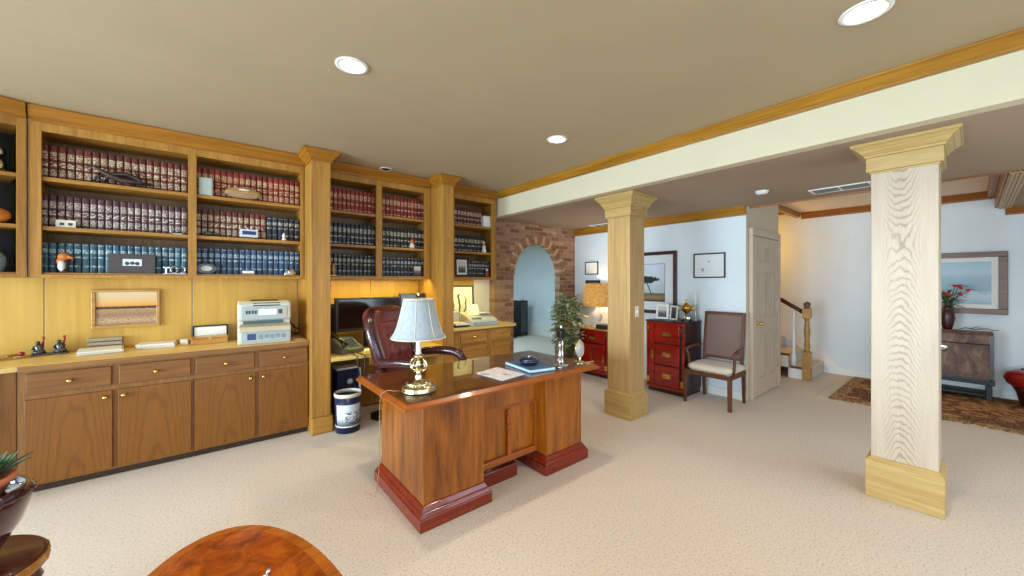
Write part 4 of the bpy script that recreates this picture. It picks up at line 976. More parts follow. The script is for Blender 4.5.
# wastebasket
k = NT('ship_print'); b = k.bsdf(0.4, 0, 0.4); tc = k.n('ShaderNodeTexCoord'); sp = k.n('ShaderNodeSeparateXYZ'); k.l(tc.outputs['Object'], sp.inputs[0])
nz = k.noise(k.coord('Object', (1, 1, 1.4)), 42, 3, .7)
zc = k.ramp(sp.outputs['Z'], [(.09, rgb(96, 104, 112)), (.13, rgb(168, 178, 186)), (.15, rgb(210, 218, 224)), (.30, rgb(206, 218, 230))])
msk = k.math('MULTIPLY', k.ramp(nz, [(.52, (0, 0, 0, 1)), (.57, (1, 1, 1, 1))]), k.math('MULTIPLY', k.math('LESS_THAN', sp.outputs['Z'], .21), k.math('GREATER_THAN', sp.outputs['X'], -.03)))
k.l(k.mix(msk, zc, rgb(44, 50, 62)), b.inputs['Base Color']); M['ship'] = k.m
t = thing('wastebasket', 'navy wastebasket printed with a sailing ship, on the carpet by the pilaster', 'wastebasket', (1.065, 3.86, .001), -.2)
R0, R1, H = .108, .122, .37
def rr(z): return R0 + (R1 - R0) * z / H
MB().lathe([(0, 0), (R0, 0), (R1, H), (R1 - .004, H), (R0 - .004, .004), (0, .004)], seg=36).build('bin', M['navy'], t, False)
wr = MB(); vs = []; fs = []; ns = 22
for i in range(ns + 1):
    a = -PI / 2 - 1.05 + 2.1 * i / ns
    for z in (.075, .275): vs.append(((rr(z) + .0012) * math.cos(a), (rr(z) + .0012) * math.sin(a), z))
wr.add(vs, [(2 * i, 2 * i + 2, 2 * i + 3, 2 * i + 1) for i in range(ns)], 0, True); wr.build('ship_picture', M['ship'], t, False)
MB().lathe([(R1 + .001, H - .03), (R1 + .003, H), (R1, H + .006), (R1 - .006, H), (R1 - .005, H - .03), (R1 + .001, H - .03)], seg=36).build('rim', M['outlet'], t, False)
MB().lathe([(rr(.058) + .0005, .058), (rr(.07) + .002, .060), (rr(.07) + .002, .070), (rr(.072) + .0005, .072), (rr(.058) + .0005, .058)], seg=36).build('lower_band', M['outlet'], t, False)
t = thing('carton', 'navy and white product carton standing under the computer desk behind the wastebasket', 'carton', (1.14, 4.22, .001), .05)
MB().box(-.11, .11, -.08, .08, 0, .53).build('box', M['navy'], t, False, .003)
MB().box(.111, .135, -.08, .08, 0, .53).build('side_panel', M['paper'], t, False, .002); MB().box(-.11, .11, -.08, .08, .531, .55).build('lid', M['paper'], t, False, .002)
MB().lathe([(0, 0), (.03, 0), (.03, .002), (0, .002)], seg=20, xf=rot((.02, -.0805, .40), rx=PI / 2) ).build('emblem', M['bluepage'], t, False)
t = thing('power_strip', 'black power brick with pale plugs on the carpet under the computer desk', 'power strip', (1.50, 4.0, .001), .3)
MB().box(-.16, .16, -.06, .06, 0, .07).build('body', M['black'], t, False, .01); MB().box(-.05, .0, -.03, .03, .0705, .10).build('plug', M['outlet'], t, False, .005); MB().box(.04, .09, -.03, .03, .0705, .095).build('plug', M['outlet'], t, False, .005)
t = thing('wall_outlet', 'beige wall outlet under the computer desk beside the leather chair', 'outlet', (1.58, 4.4395, .53))
MB().box(-.035, .035, -.008, -.0005, -.058, .058).build('plate', M['outlet'], t, False, .003); MB().box(-.014, .014, -.011, -.0085, .012, .04).build('socket', M['cushion'], t, False, .002); MB().box(-.014, .014, -.011, -.0085, -.04, -.012).build('socket', M['cushion'], t, False, .002)

# ------------------------------------------------------------------ things on the long counter
ZK = .8855
def paper_stack(label, cx, cy, w, d, h, rz, n=4):
    t = thing('paper_stack', label, 'papers', (cx, cy, ZK), rz)
    for i in range(n):
        j = random.uniform(-.008, .008); z = h * i / n
        MB().box(-w / 2 + j, w / 2 + j, -d / 2 - j, d / 2 - j, z + .0003, z + h / n).build('sheaf', M['paper'] if i == n - 1 else M['paper_edge'], t, False, .001)
paper_stack('thick stack of white papers on the long counter before the letter sorter', -.665, 4.42, .24, .26, .028, .12)
paper_stack('curling stack of white papers on the long counter below the sunset picture corner', -.345, 4.50, .24, .20, .034, -.05)
t = thing('letter_sorter', 'small grey slotted letter sorter behind the thick white paper stack', 'letter sorter', (-.665, 4.585, ZK))
for i in range(3): MB().box(-.10, .10, -.025, .012, .005 + i * .034, .032 + i * .034).build('tray', M['stone'], t, False, .003)
MB().box(-.105, .105, -.026, .013, 0, .0045).build('base', M['charcoal'], t, False)
t = thing('tape_dispenser', 'small white cube-shaped holder beside the honey wooden box on the counter', 'holder', (-.165, 4.47, ZK))
MB().box(-.028, .028, -.028, .028, 0, .05).build('body', M['outlet'], t, False, .005); MB().box(-.02, .02, -.02, .02, .0505, .053).build('slot', M['paper_edge'], t, False)
t = thing('wooden_box', 'honey-coloured wooden desk box in front of the black-framed certificate', 'box', (.01, 4.445, ZK), .06)
MB().box(-.13, .13, -.07, .07, 0, .05).build('body', M['woodbox'], t, False, .004); MB().box(-.134, .134, -.074, .074, .0505, .066).build('lid', M['woodbox'], t, False, .005)
MB().box(-.012, .012, -.078, -.0745, .044, .062).build('latch', M['brass'], t, False, .001)
# twin boats / pens figurine
t = thing('bronze_figurine', 'dark bronze desk set of two seated figures, each with an upright red pen', 'figurine', (-.955, 4.53, ZK), .12)
MB().prism([(-.10, -.025), (-.08, -.04), (.08, -.04), (.10, -.025), (.095, .04), (-.095, .04)], 0, .014, 'Z').build('base', M['bronze'], t, False, .004)
for s in (-1, 1):
    m = MB(); x = s * .052
    m.lathe([(.034, .0145), (.032, .03), (.024, .05), (.027, .066), (.018, .082), (.008, .088), (0, .089)], (x, 0, 0), 12)
    m.ball((x + .014, -.012, .034), .018, 10, 8, 0, (1, 1, .8)); m.tube([(x - .02, -.004, .07), (x - .032, -.016, .045), (x - .012, -.03, .034)], [.009, .008, .006], 8); m.ball((x - .006, -.004, .098), .013, 10, 8)
    f2 = m.build('figure', M['bronze'], t, False)
    MB().tube([(x + .016, 0, .074), (x + .02, 0, .11), (x + .022, 0, .142)], [.006, .0075, .007], 10).build('pen', M['red_trim'], f2, False)
t = thing('wooden_tray', 'flat tan tray of small wooden tools at the far end of the counter', 'tray', (-1.165, 4.43, ZK), .4)
MB().box(-.13, .13, -.07, .07, 0, .008).build('board', M['woodbox'], t, False, .003)
m = MB(); m.tube([(-.1, .02, .018), (.09, .03, .022)], .008, 8); m.build('baton', M['tan_carving'], t, False)
MB().ball((.1, .03, .026), .017, 12, 8).build('knob', M['red_trim'], t, False)
MB().box(-.06, .03, -.045, -.01, .0085, .03).build('block', M['tan_carving'], t, False, .005)
MB().tube([(.05, -.045, .013), (.125, -.04, .013)], .005, 8).build('dowel', M['tan_carving'], t, False)
# round plate on the angled back
# multifunction printer
t = thing('printer', 'pale grey multifunction printer with a tan output tray on the long counter', 'printer', (.42, 4.30, ZK), -.06)
PW = .205
m = MB(); m.prism([(-.20, 0), (.20, 0), (.20, .36), (.10, .385), (-.14, .385), (-.185, .36), (-.19, .22), (-.14, .21), (-.14, .17), (-.20, .15)], -PW, PW, 'X'); m.build('body', M['printer'], t, False, .012)
m = MB(); m.box(-PW + .03, PW - .01, -.206, -.2005, .015, .115); m.build('lower_panel', M['printer_grey'], t, False, .002)
lp = t.children[-1]
MB().box(-.135, -.07, -.2085, -.2065, .04, .095).build('display', M['lcd'], lp, False, .001)
for i in range(5): MB().box(-.05 + i * .045, -.018 + i * .045, -.2085, -.2065, .045 + (i % 2) * .008, .085).build('button', M['button'], lp, False, .001)
m = MB(); m.prism([(-.23, .125), (-.20, .15), (-.142, .172), (-.142, .180), (-.24, .160)], -PW + .012, PW - .004, 'X'); m.box(-PW + .012, PW - .004, -.235, -.201, .116, .158); m.build('output_tray', M['printer_tan'], t, False, .004)
MB().box(-PW + .04, PW - .06, -.1475, -.1405, .176, .208).build('paper_slot', M['teal_slot'], t, False)
m = MB(); m.box(-PW + .03, PW - .03, -.196, -.1905, .225, .345); m.build('upper_panel', M['printer_grey'], t, False, .002); up = t.children[-1]
MB().box(-.05, .09, -.1985, -.1965, .262, .315).build('paper_label', M['paper'], up, False)
for xx in (-.145, -.125, -.10, -.078): MB().box(xx, xx + .014, -.1985, -.1965, .275, .305).build('key', M['charcoal'], up, False, .001)
MB().box(.105, .135, -.1985, -.1965, .27, .31).build('keypad', M['charcoal'], up, False, .001)
MB().box(.14, .17, -.1985, -.1965, .26, .315).build('sticker', M['printer_tan'], up, False)
m = MB(); m.prism([(-.10, .3855), (-.08, .394), (.04, .396), (.06, .3855)], -.11, .11, 'X'); m.build('document_feeder', M['charcoal'], t, False, .006)
m = MB(); m.prism([(-.187, .345), (-.168, .372), (-.166, .374), (-.190, .347)], -.09, .12, 'X'); m.build('feeder_slot', M['black'], t, False)
t = thing('cable_tangle', 'tangle of black cables on the counter beside the printer', 'cable', (.69, 4.45, ZK))
m = MB(); P = []
for i in range(70):
    u = i / 69; a = u * 2 * PI * 3.6
    P.append((.042 * math.cos(a) + .01 * math.sin(2.3 * a), .06 * math.sin(a * 1.1), .012 + .085 * (1 + math.sin(a * .83 + 1)) * (.4 + .6 * u)))
m.tube(P, .004, 6); m.build('loop', M['cable'], t, False)
P = [(.02 * math.cos(i * .9), .03 * math.sin(i * .7), .012 + .02 * (i % 4) + .004 * i) for i in range(14)]
MB().tube(P, .0035, 6).build('loop', M['cord_tan'], t, False)
tag(box(.655, .735, 4.16, 4.24, ZK, ZK + .003).build('note_card', M['paper']), 'small white note card on the counter between printer and pilaster', 'card')
# fax on the short counter
ZS = .8855
t = thing('fax_machine', 'pale grey fax machine with a raised sheet on the counter by the brick arch', 'fax machine', (2.80, 4.17, ZS), -.1)
m = MB(); m.prism([(-.19, 0), (.17, 0), (.17, .13), (.12, .16), (-.05, .12), (-.19, .07)], -.20, .20, 'X'); m.build('body', M['printer'], t, False, .012)
MB().box(-.17, .17, -.21, -.1905, .02, .05).build('front_tray', M['printer_grey'], t, False, .004)
m = MB(); m.add([(-.16, -.03, .125), (.0, -.06, .125), (.06, .12, .255), (-.1, .14, .255), (-.16, -.03, .129), (.0, -.06, .129), (.06, .12, .259), (-.1, .14, .259)], [(3, 2, 1, 0), (4, 5, 6, 7), (0, 1, 5, 4), (1, 2, 6, 5), (2, 3, 7, 6), (3, 0, 4, 7)]); m.build('paper_guide', M['paper'], t, False)
m = MB(); m.lathe([(0, .0), (.1, .0), (.11, .01), (.0, .02)], (.09, .0, .14), 24, sx=1.0, sy=.8); m.build('handset_cradle', M['printer'], t, False)
MB().box(-.15, -.02, -.155, -.10, .095, .102).build('keypad', M['button'], t, False, .002)
t = thing('paper_tray', 'low black tray holding white paper on the short counter before the fax machine', 'tray', (2.475, 4.13, ZS), -.05)
MB().box(-.10, .10, -.12, .12, 0, .022).build('tray', M['black'], t, False, .003); MB().box(-.095, .105, -.115, .115, .0225, .045).build('paper', M['paper'], t, False, .002)
t = thing('document_box', 'cream paper carton behind the low black tray in the counter niche', 'box', (2.47, 4.36, ZS))
MB().box(-.11, .11, -.07, .07, 0, .145).build('body', M['outlet'], t, False, .003); MB().box(-.09, -.0, -.0725, -.0705, .03, .06).build('label_patch', M['charcoal'], t, False)
MB().box(-.115, .115, -.075, .075, .146, .17).build('lid', M['paper'], t, False, .003)

# ------------------------------------------------------------------ ornaments on the shelves (in front of the books)
YO = 4.305
def orn(name, label, cat, x, zs, y=YO, rz=0.0): return thing(name, label, cat, (x, y, zs + .0005), rz)
t = orn('driftwood_carving', 'dark twisted driftwood carving lying before the maroon top-shelf books', 'carving', -.56, SH[2] + .014)
m = MB()
m.tube([(-.17, 0, .125), (-.11, -.005, .10), (-.05, 0, .062), (.02, -.004, .03), (.1, 0, .028), (.2, .002, .02)], [.006, .012, .02, .026, .018, .008], 10)
m.tube([(-.08, .005, .0), (-.06, 0, .04), (-.01, .0, .075), (.05, 0, .085), (.11, 0, .06), (.15, 0, .012)], [.012, .018, .02, .018, .014, .012], 10)
m.tube([(.03, 0, .05), (.08, .01, .02), (.1, .012, .0)], [.012, .012, .012], 8); m.tube([(-.07, 0, .06), (-.12, .01, .03), (-.13, .012, .0)], [.01, .01, .01], 8)
m.build('carving', M['driftwood'], t, False)
t = orn('name_card', 'small cream card standing at the end of the plum books row', 'card', -.83, SH[1])
MB().box(-.05, .05, -.004, .0, 0, .055).build('card', M['outlet'], t, False, .001); MB().box(-.03, -.008, -.006, -.0045, .015, .035).build('mark', M['charcoal'], t, False); MB().box(.012, .034, -.006, -.0045, .015, .035).build('mark', M['charcoal'], t, False)
t = orn('wire_ornament', 'small silver wire ring ornament before the plum books', 'ornament', -.205, SH[1])
m = MB(); m.tube([(.045 * math.cos(2 * PI * i / 20), 0, .022 + .018 * math.sin(2 * PI * i / 20)) for i in range(21)], .0035, 6); m.build('ring', M['silver'], t, False); MB().box(-.03, .03, -.008, .008, 0, .005).build('foot', M['silver'], t, False)
# eagle
t = orn('eagle_figurine', 'orange and white eagle figurine at the start of the teal books', 'figurine', -.84, SH[0])
MB().lathe([(.03, 0), (.032, .008), (.022, .016), (.026, .05), (.03, .08), (.022, .11), (.012, .12)], seg=16, sy=.7).build('body', M['driftwood'], t, False)
MB().ball((-.008, -.022, .05), .02, 10, 8, 0, (1, .6, 2.0)).build('breast', M['eagle_white'], t, False)
m = MB(); m.ball((.0, -.004, .118), .03, 12, 8, 0, (1.1, .85, 1.0)); m.ball((-.012, -.006, .085), .026, 10, 8, 0, (1, .8, 1.2)); m.tube([(.018, -.01, .12), (.042, -.012, .112), (.047, -.012, .096)], [.015, .01, .003], 8); m.build('head', M['eagle_orange'], t, False)
t = orn('photo_box', 'black box with a small mounted photograph before the teal books', 'photo box', -.475, SH[0])
MB().box(-.135, .135, -.012, .0, 0, .155).build('backing', M['brown_leather_box'], t, False, .002); MB().box(-.055, .055, -.0145, -.0125, .06, .115).build('photo', M['mat_grey'], t, False)
ph = t.children[-1]
for x in (-.03, .0, .028): MB().ball((x, -.015, .082 - abs(x) * .1), .014, 8, 6, 0, (1, .12, 1)).build('sitter', M['charcoal'], ph, False)
t = orn('silver_ornament', 'silver looped ornament at the end of the teal books', 'ornament', -.225, SH[0])
m = MB(); m.box(-.055, -.045, -.004, .004, 0, .055); m.box(-.068, -.030, -.004, .004, .048, .056)
m.tube([(.0 + .022 * math.cos(2 * PI * i / 18), 0, .034 + .026 * math.sin(2 * PI * i / 18)) for i in range(19)], .005, 6)
m.tube([(.05 + .022 * math.cos(-PI / 2 + PI * i / 10), 0, .034 + .026 * math.sin(-PI / 2 + PI * i / 10)) for i in range(11)], .005, 6); m.build('loops', M['silver'], t, False)
MB().box(-.07, .08, -.008, .008, 0, .002).build('foot', M['silver'], t, False)
t = orn('grey_box', 'pale grey-green box standing at the start of the red-brown top row', 'box', -.015, SH[2], 4.29)
MB().box(-.048, .048, -.012, .03, 0, .155).build('body', M['pale_box'], t, False, .004); MB().box(-.04, .04, -.0145, -.0125, .01, .145).build('face', M['pale_box'], t, False, .001)
t = orn('oval_carving', 'oval tan wooden carving leaning on the red-brown top-shelf books', 'carving', .255, SH[2])
MB().ball((0, 0, .058), .056, 28, 14, 0, (2.45, .3, 1.0)).build('body', M['tan_carving'], t, False)
MB().box(-.05, .05, -.012, .012, -.0001, .008).build('stand', M['driftwood'], t, False, .002)
MB().ball((.01, -.012, .09), .02, 12, 8, 0, (2.2, .4, .5)).build('crest', M['outlet'], t, False)
t = orn('bronze_turtle', 'small bronze animal ornament before the shorter maroon row', 'ornament', .01, SH[1])
m = MB(); m.ball((0, 0, .024), .026, 12, 8, 0, (1.6, .8, .8)); m.ball((.045, -.002, .02), .013, 8, 6); m.ball((-.04, 0, .012), .012, 8, 6); m.build('body', M['bronze'], t, False)
t = orn('photo_card', 'pale photograph on a dark stand before the maroon and navy books', 'photograph', .30, SH[1])
MB().box(-.07, .07, -.004, .0, .012, .085).build('print', M['mat_grey'], t, False, .001); MB().box(-.05, .055, -.006, -.0045, .035, .07).build('image', M['lcd'], t, False); MB().box(-.08, .08, -.014, .012, 0, .0115).build('stand', M['driftwood'], t, False, .002)
t = orn('porcelain_figurine', 'tiny white figurine before the navy books above the printer', 'figurine', .585, SH[1])
MB().lathe([(.022, 0), (.02, .01), (.012, .03), (.017, .045), (.01, .055), (.013, .066), (0, .078)], seg=14).build('figure', M['eagle_white'], t, False); MB().lathe([(.026, -.0001), (.026, .0), (.022, .002)], seg=14).build('foot', M['silver'], t, False)
t = orn('oval_photograph', 'ornate silver frame with a curved edge before the blue books', 'frame', -.01, SH[0])
m = MB(); m.prism([(.075 * math.cos(PI * 2 * i / 24) * (1 + .06 * math.cos(6 * PI * i / 12)), .05 + .045 * math.sin(PI * 2 * i / 24)) for i in range(24)], -.008, .0, 'Y'); m.build('frame', M['bronze'], t, False, .002)
MB().ball((0, -.009, .05), .03, 16, 8, 0, (1.4, .12, .8)).build('photo', M['mat_grey'], t, False)
t = orn('white_block', 'small white block on a stand before the blue books', 'ornament', .295, SH[0])
MB().box(-.045, .045, -.012, .012, .012, .035).build('block', M['paper'], t, False, .003); MB().box(-.05, .05, -.016, .016, 0, .0115).build('stand', M['tan_carving'], t, False, .002)
t = orn('silver_dome', 'domed silver paperweight at the far end of the blue books', 'paperweight', .635, SH[0])
MB().lathe([(.055, 0), (.055, .008), (.05, .03), (.034, .05), (.0, .058)], seg=20, sy=.45).build('dome', M['silver'], t, False); MB().lathe([(.06, -.0001), (.06, 0.0), (.056, .003)], seg=20, sy=.45).build('rim', M['charcoal'], t, False)
t = orn('gold_statuette', 'small pale gold statuette at the start of the black books above the monitor', 'statuette', 1.04, SH[0])
MB().lathe([(.026, 0), (.026, .01), (.014, .016), (.02, .05), (.024, .08), (.014, .1), (.016, .118), (0, .132)], seg=14).build('figure', M['tan_carving'], t, False); MB().box(-.03, .03, -.03, .03, -.0001, .002).build('foot', M['gold'], t, False)
t = orn('mug', 'red and white festive figurine before the black books above the lamp', 'figurine', 1.93, SH[1])
MB().lathe([(.03, 0), (.032, .03), (.024, .06), (.012, .068)], seg=14).build('body', M['eagle_white'], t, False); MB().ball((0, -.006, .085), .022, 12, 8).build('head', M['eagle_orange'], t, False); MB().lathe([(.024, .1), (.012, .125), (0, .14)], seg=12).build('hat', M['red_trim'], t, False); MB().ball((.026, -.008, .03), .02, 10, 6).build('bag', M['red_trim'], t, False)
por = art('portrait_art', [(0, rgb(60, 54, 52)), (.4, rgb(110, 98, 90)), (.7, rgb(206, 198, 190)), (1, rgb(196, 190, 184))], .4, 4)
picture('framed_portrait', 'small brown-framed portrait at the end of the navy books over the lamp', 'picture', (1.995, 4.30, SH[0] + .0005), .115, .135, .014, M['frame_dark'], por, rx=-.05, depth=.012)
t = orn('white_box', 'white box at the end of the narrow bookcase top shelf', 'box', 3.04, SH[2])
MB().box(-.065, .065, -.02, .05, 0, .14).build('body', M['paper'], t, False, .004); MB().box(-.068, .068, -.023, .053, .1405, .155).build('lid', M['outlet'], t, False, .003)
t = orn('santa_figurine', 'small white and dark figurine on the narrow bookcase middle shelf', 'figurine', 2.99, SH[1], 4.30)
MB().lathe([(.032, 0), (.034, .02), (.022, .06), (.028, .08), (.014, .1)], seg=14).build('body', M['eagle_white'], t, False); MB().ball((0, 0, .115), .02, 10, 8).build('head', M['eagle_orange'], t, False); MB().lathe([(.02, .13), (.01, .15), (0, .17)], seg=12).build('hat', M['eagle_white'], t, False)
picture('framed_portrait', 'larger brown-framed portrait with a wide mat in the narrow bookcase', 'picture', (2.625, 4.29, SH[0] + .0005), .215, .255, .028, M['frame_dark'], por, .025, M['mat_grey'], rx=-.05, depth=.016)
t = orn('red_figurine', 'small red figurine at the end of the narrow bookcase bottom shelf', 'figurine', 3.04, SH[0], 4.30)
MB().lathe([(.034, 0), (.036, .02), (.024, .05), (.03, .07), (.014, .085)], seg=14).build('body', M['red_trim'], t, False); MB().ball((0, 0, .1), .02, 10, 8).build('head', M['eagle_white'], t, False); MB().lathe([(.02, .114), (.008, .134), (0, .14)], seg=12).build('hat', M['red_trim'], t, False)
# corner bookcase contents (local frame of the angled unit)
def diag(u, v): return (DP[0] + u * cs - v * s, DP[1] + u * s + v * cs)
s = math.sin(DR); cs = math.cos(DR)
p = diag(-.135, .075); t = thing('silver_jar', 'stacked silver jar on the angled corner bookcase top shelf', 'jar', (p[0], p[1], SH[2] + .0005))
MB().lathe([(.05, 0), (.055, .05), (.045, .09), (.02, .1)], seg=20).build('body', M['silver'], t, False); MB().lathe([(.03, .1005), (.052, .115), (.05, .16), (.02, .175), (0, .18)], seg=20).build('lid', M['silver'], t, False)
p = diag(-.145, .068); t = thing('gourd', 'orange gourd ornament on the angled corner bookcase middle shelf', 'gourd', (p[0], p[1], SH[1] + .0005), DR)
MB().ball((0, 0, .055), .055, 24, 12, 0, (1.55, .85, 1.0)).build('body', M['eagle_orange'], t, False); MB().tube([(-.09, 0, .06), (-.11, 0, .08)], .008, 8).build('stalk', M['stem'], t, False)
p = diag(-.145, .085); t = thing('grey_jar', 'dark grey jar on the angled corner bookcase bottom shelf', 'jar', (p[0], p[1], SH[0] + .0005))
MB().lathe([(.05, 0), (.065, .05), (.065, .1), (.045, .14)], seg=20).build('body', M['button'], t, False); MB().lathe([(.05, .1405), (.045, .16), (.01, .175), (0, .178)], seg=20).build('lid', M['charcoal'], t, False)

# ------------------------------------------------------------------ the far side: red chests, lamp, chair, plant
def campaign(label, x0, x1, y0, y1, h, fronts, topm):
    """front faces -X"""
    t = thing('campaign_chest', label, 'chest', ((x0 + x1) / 2, (y0 + y1) / 2, 0))
    b = MB(); b.box(x0 + .02, x1, y0, y1, .06, h - .02); b.build('carcass', M['cherry_dark'], t, True, .003)
    fr = MB(); e = .03
    fr.box(x0, x0 + .0199, y0, y0 + e, .06, h - .02); fr.box(x0, x0 + .0199, y1 - e, y1, .06, h - .02); fr.box(x0, x0 + .0199, y0 + e, y1 - e, .06, .06 + e); fr.box(x0, x0 + .0199, y0 + e, y1 - e, h - .05, h - .02)
    fr.build('front_frame', M['cherry'], t, True, .002)
    box(x0 + .03, x1, y0 + .01, y1 - .01, .001, .06).build('plinth', M['cherry_dark'], t)
    box(x0 - .01, x1, y0 - .01, y1 + .01, h - .02, h).build('top', topm, t, True, .004)
    for ya, yb2, z0, z1, kind in fronts:
        o = box(x0 - .008, x0 + .0195, ya, yb2, z0, z1).build('drawer' if kind == 'd' else 'door', M['cherry'], t, True, .004)
        ym, zm = (ya + yb2) / 2, (z0 + z1) / 2
        if kind == 'd':
            q = MB(); q.box(x0 - .0115, x0 - .0085, ym - .055, ym + .055, zm - .028, zm + .028); q.tube([(x0 - .012, ym - .035, zm + .008), (x0 - .024, ym - .03, zm - .012), (x0 - .024, ym + .03, zm - .012), (x0 - .012, ym + .035, zm + .008)], .004, 6)
            q.build('pull', M['brass'], o)
        else:
            q = MB(); q.box(x0 - .0115, x0 - .0085, ya + .01, ya + .04, zm - .06, zm + .06); q.build('hinge', M['brass'], o)
    for yy in (y0, y1 - .045):
        for zz in (.12, h - .14):
            MB().box(x0 - .004, x0 - .0005, yy, yy + .045 if yy == y0 else yy + .045, zz, zz + .075).build('corner_bracket', M['brass'], t)
    return t
hz = .945
campaign('red lacquered campaign chest with three brass-handled drawers beside the cane-back chair', 4.60, 5.06, 2.26, 2.775, hz,
         [(2.32, 2.655, .655, .895, 'd'), (2.32, 2.655, .375, .64, 'd'), (2.32, 2.655, .10, .36, 'd'), (2.66, 2.735, .10, .895, 'n')], M['cherry_dark'])
campaign('red lacquered campaign cabinet carrying the burlap-shaded lamp beside the leafy plant', 4.60, 5.06, 3.42, 3.95, .735,
         [(3.46, 3.675, .10, .50, 'n'), (3.685, 3.91, .10, .50, 'n'), (3.46, 3.91, .52, .68, 'd')], M['woodbox'])
t = thing('table_lamp', 'ceramic lamp with a glowing burlap drum shade on the red cabinet', 'lamp', (4.83, 3.78, .736))
MB().lathe([(.07, 0), (.072, .012), (.05, .02), (.03, .05), (.075, .12), (.085, .17), (.06, .24), (.025, .28), (.02, .33)], seg=28).build('base', M['outlet'], t, False)
pr = [(.235, .33), (.225, .45), (.2, .69), (.197, .69), (.222, .45), (.232, .33), (.235, .33)]
MB().lathe(pr, seg=40).build('shade', M['burlap'], t, False)
MB().lathe([(0, .331), (.018, .331), (.02, .38), (.03, .42), (.02, .46), (0, .47)], seg=16).build('bulb', M['bulb'], t, False)
m = MB(); m.tube([(0, 0, .33), (0, 0, .60)], .004, 6); m.tube([(-.2, 0, .66), (0, 0, .60), (.2, 0, .66)], .003, 6); m.build('harp', M['brass'], t, False)
for i, (lab, dx) in enumerate((('lower black book of the pair lying beside the burlap lamp', 0), ('upper black book of the pair lying beside the burlap lamp', .01))):
    t = thing('black_book', lab, 'book', (4.72, 3.52, .736 + i * .033), .1 + dx)
    MB().box(-.09, .09, -.12, .12, .003, .027).build('page_block', M['paper_edge'], t, False); m = MB(); m.box(-.095, .095, -.125, .125, 0, .003); m.box(-.095, .095, -.125, .125, .027, .031); m.box(-.098, -.0905, -.125, .125, 0, .031); m.build('cover', M['black'], t, False, .001)
# things on the tall chest
ZH = hz + .0008
picture('framed_photograph', 'white-matted photo frame of two people on the red chest, the bigger of the pair', 'photo frame', (4.80, 2.66, ZH), .17, .20, .03, M['eagle_white'], por, rz=-PI / 2 + .2, rx=-.12, depth=.014)
picture('framed_photograph', 'narrow white photo frame standing nearer the gold trophy on the red chest', 'photo frame', (4.80, 2.50, ZH), .115, .19, .022, M['eagle_white'], dk, rz=-PI / 2 - .1, rx=-.12, depth=.014)
t = thing('trophy_cup', 'two-handled gold trophy cup on the red chest under the tree print', 'trophy', (4.80, 2.33, ZH))
MB().box(-.05, .05, -.05, .05, 0, .02).build('base', M['black_gloss'], t, False, .004)
MB().lathe([(.042, .0205), (.044, .03), (.02, .04), (.012, .07), (.02, .1), (.05, .13), (.064, .165), (.066, .19), (.058, .192), (.05, .15), (0, .12)], seg=26).build('cup', M['gold'], t, False)
MB().lathe([(.056, .193), (.05, .205), (.018, .222), (.012, .25), (.016, .265), (0, .28)], seg=20).build('lid', M['gold'], t, False)
for q in (-1, 1): MB().tube([(0, q * .06, .185), (0, q * .095, .195), (0, q * .105, .165), (0, q * .08, .14), (0, q * .05, .135)], .006, 8).build('handle', M['gold'], t, False)
for i, (y, lab) in enumerate(((2.405, 'clear crystal candlestick behind the gold trophy, on its photo-frame side'), (2.29, 'clear crystal candlestick behind the gold trophy, on its chair side'))):
    t = thing('candlestick', lab, 'candlestick', (4.96, y + .0, ZH))
    MB().lathe([(.035, 0), (.035, .01), (.012, .02), (.016, .05), (.009, .08), (.012, .14), (.018, .15), (.014, .16)], seg=16).build('holder', M['crystal'], t, False)
    MB().lathe([(.009, .1605), (.007, .36), (0, .365)], seg=10).build('candle', M['candle'], t, False)
t = thing('round_plaque', 'small round silver plaque leaning beside the trophy on the chest', 'plaque', (4.72, 2.29, ZH), -PI / 2)
MB().lathe([(0, 0), (.045, 0), (.048, .006), (.0, .008)], seg=24, xf=rot((0, 0, .049), rx=PI / 2 - .1)).build('disc', M['mirror_glass'], t, False); MB().box(-.03, .03, -.012, .02, 0, .004).build('foot', M['silver'], t, False)

# cane-back armchair; local: faces -Y, then turned so it faces -X
t = thing('armchair', 'walnut armchair with cane back and ivory seat beside the red chest', 'chair', (4.74, 1.95, 0), -PI / 2)
SW, SD = .25, .235
def leg(name, pts, rad): return MB().tube(pts, rad, 4, smooth=False).build(name, M['walnut'], t, False, .003)
leg('leg', [(-SW, -SD, .001), (-SW, -SD, .10), (-SW, -SD - .012, .25), (-SW, -SD, .38)], [.022, .02, .026, .03])
leg('leg', [(SW, -SD, .001), (SW, -SD, .38)], [.026, .03])
leg('leg', [(-SW + .02, SD, .001), (-SW + .02, SD - .02, .38)], [.022, .028])
leg('leg', [(SW - .02, SD, .001), (SW - .02, SD - .02, .38)], [.022, .028])
m = MB()
m.box(-SW - .01, SW + .01, -SD - .012, -SD + .014, .345, .395); m.box(-SW - .01, SW + .01, SD - .04, SD - .015, .345, .395); m.box(-SW - .01, -SW + .014, -SD + .014, SD - .04, .345, .395); m.box(SW - .014, SW + .01, -SD + .014, SD - .04, .345, .395)
m.build('seat_rail', M['walnut'], t, False, .004)
ct = xform(pad(2 * SW + .03, 2 * SD + .0, .07, .022), rot((0, SD, .432), rx=PI / 2)); ct.build('seat', M['cushion'], t, False, 0, 1)
BR = rot((0, SD - .045, .40), rx=-.13)
m = MB(); hw, bh = .235, .68
m.box(-hw, -hw + .035, -.018, .018, 0.01, bh, 0, BR); m.box(hw - .035, hw, -.018, .018, 0.01, bh, 0, BR); m.box(-hw + .035, hw - .035, -.018, .018, bh - .035, bh, 0, BR); m.box(-hw + .035, hw - .035, -.018, .018, .10, .135, 0, BR)
m.build('back_frame', M['walnut'], t, False, .005)
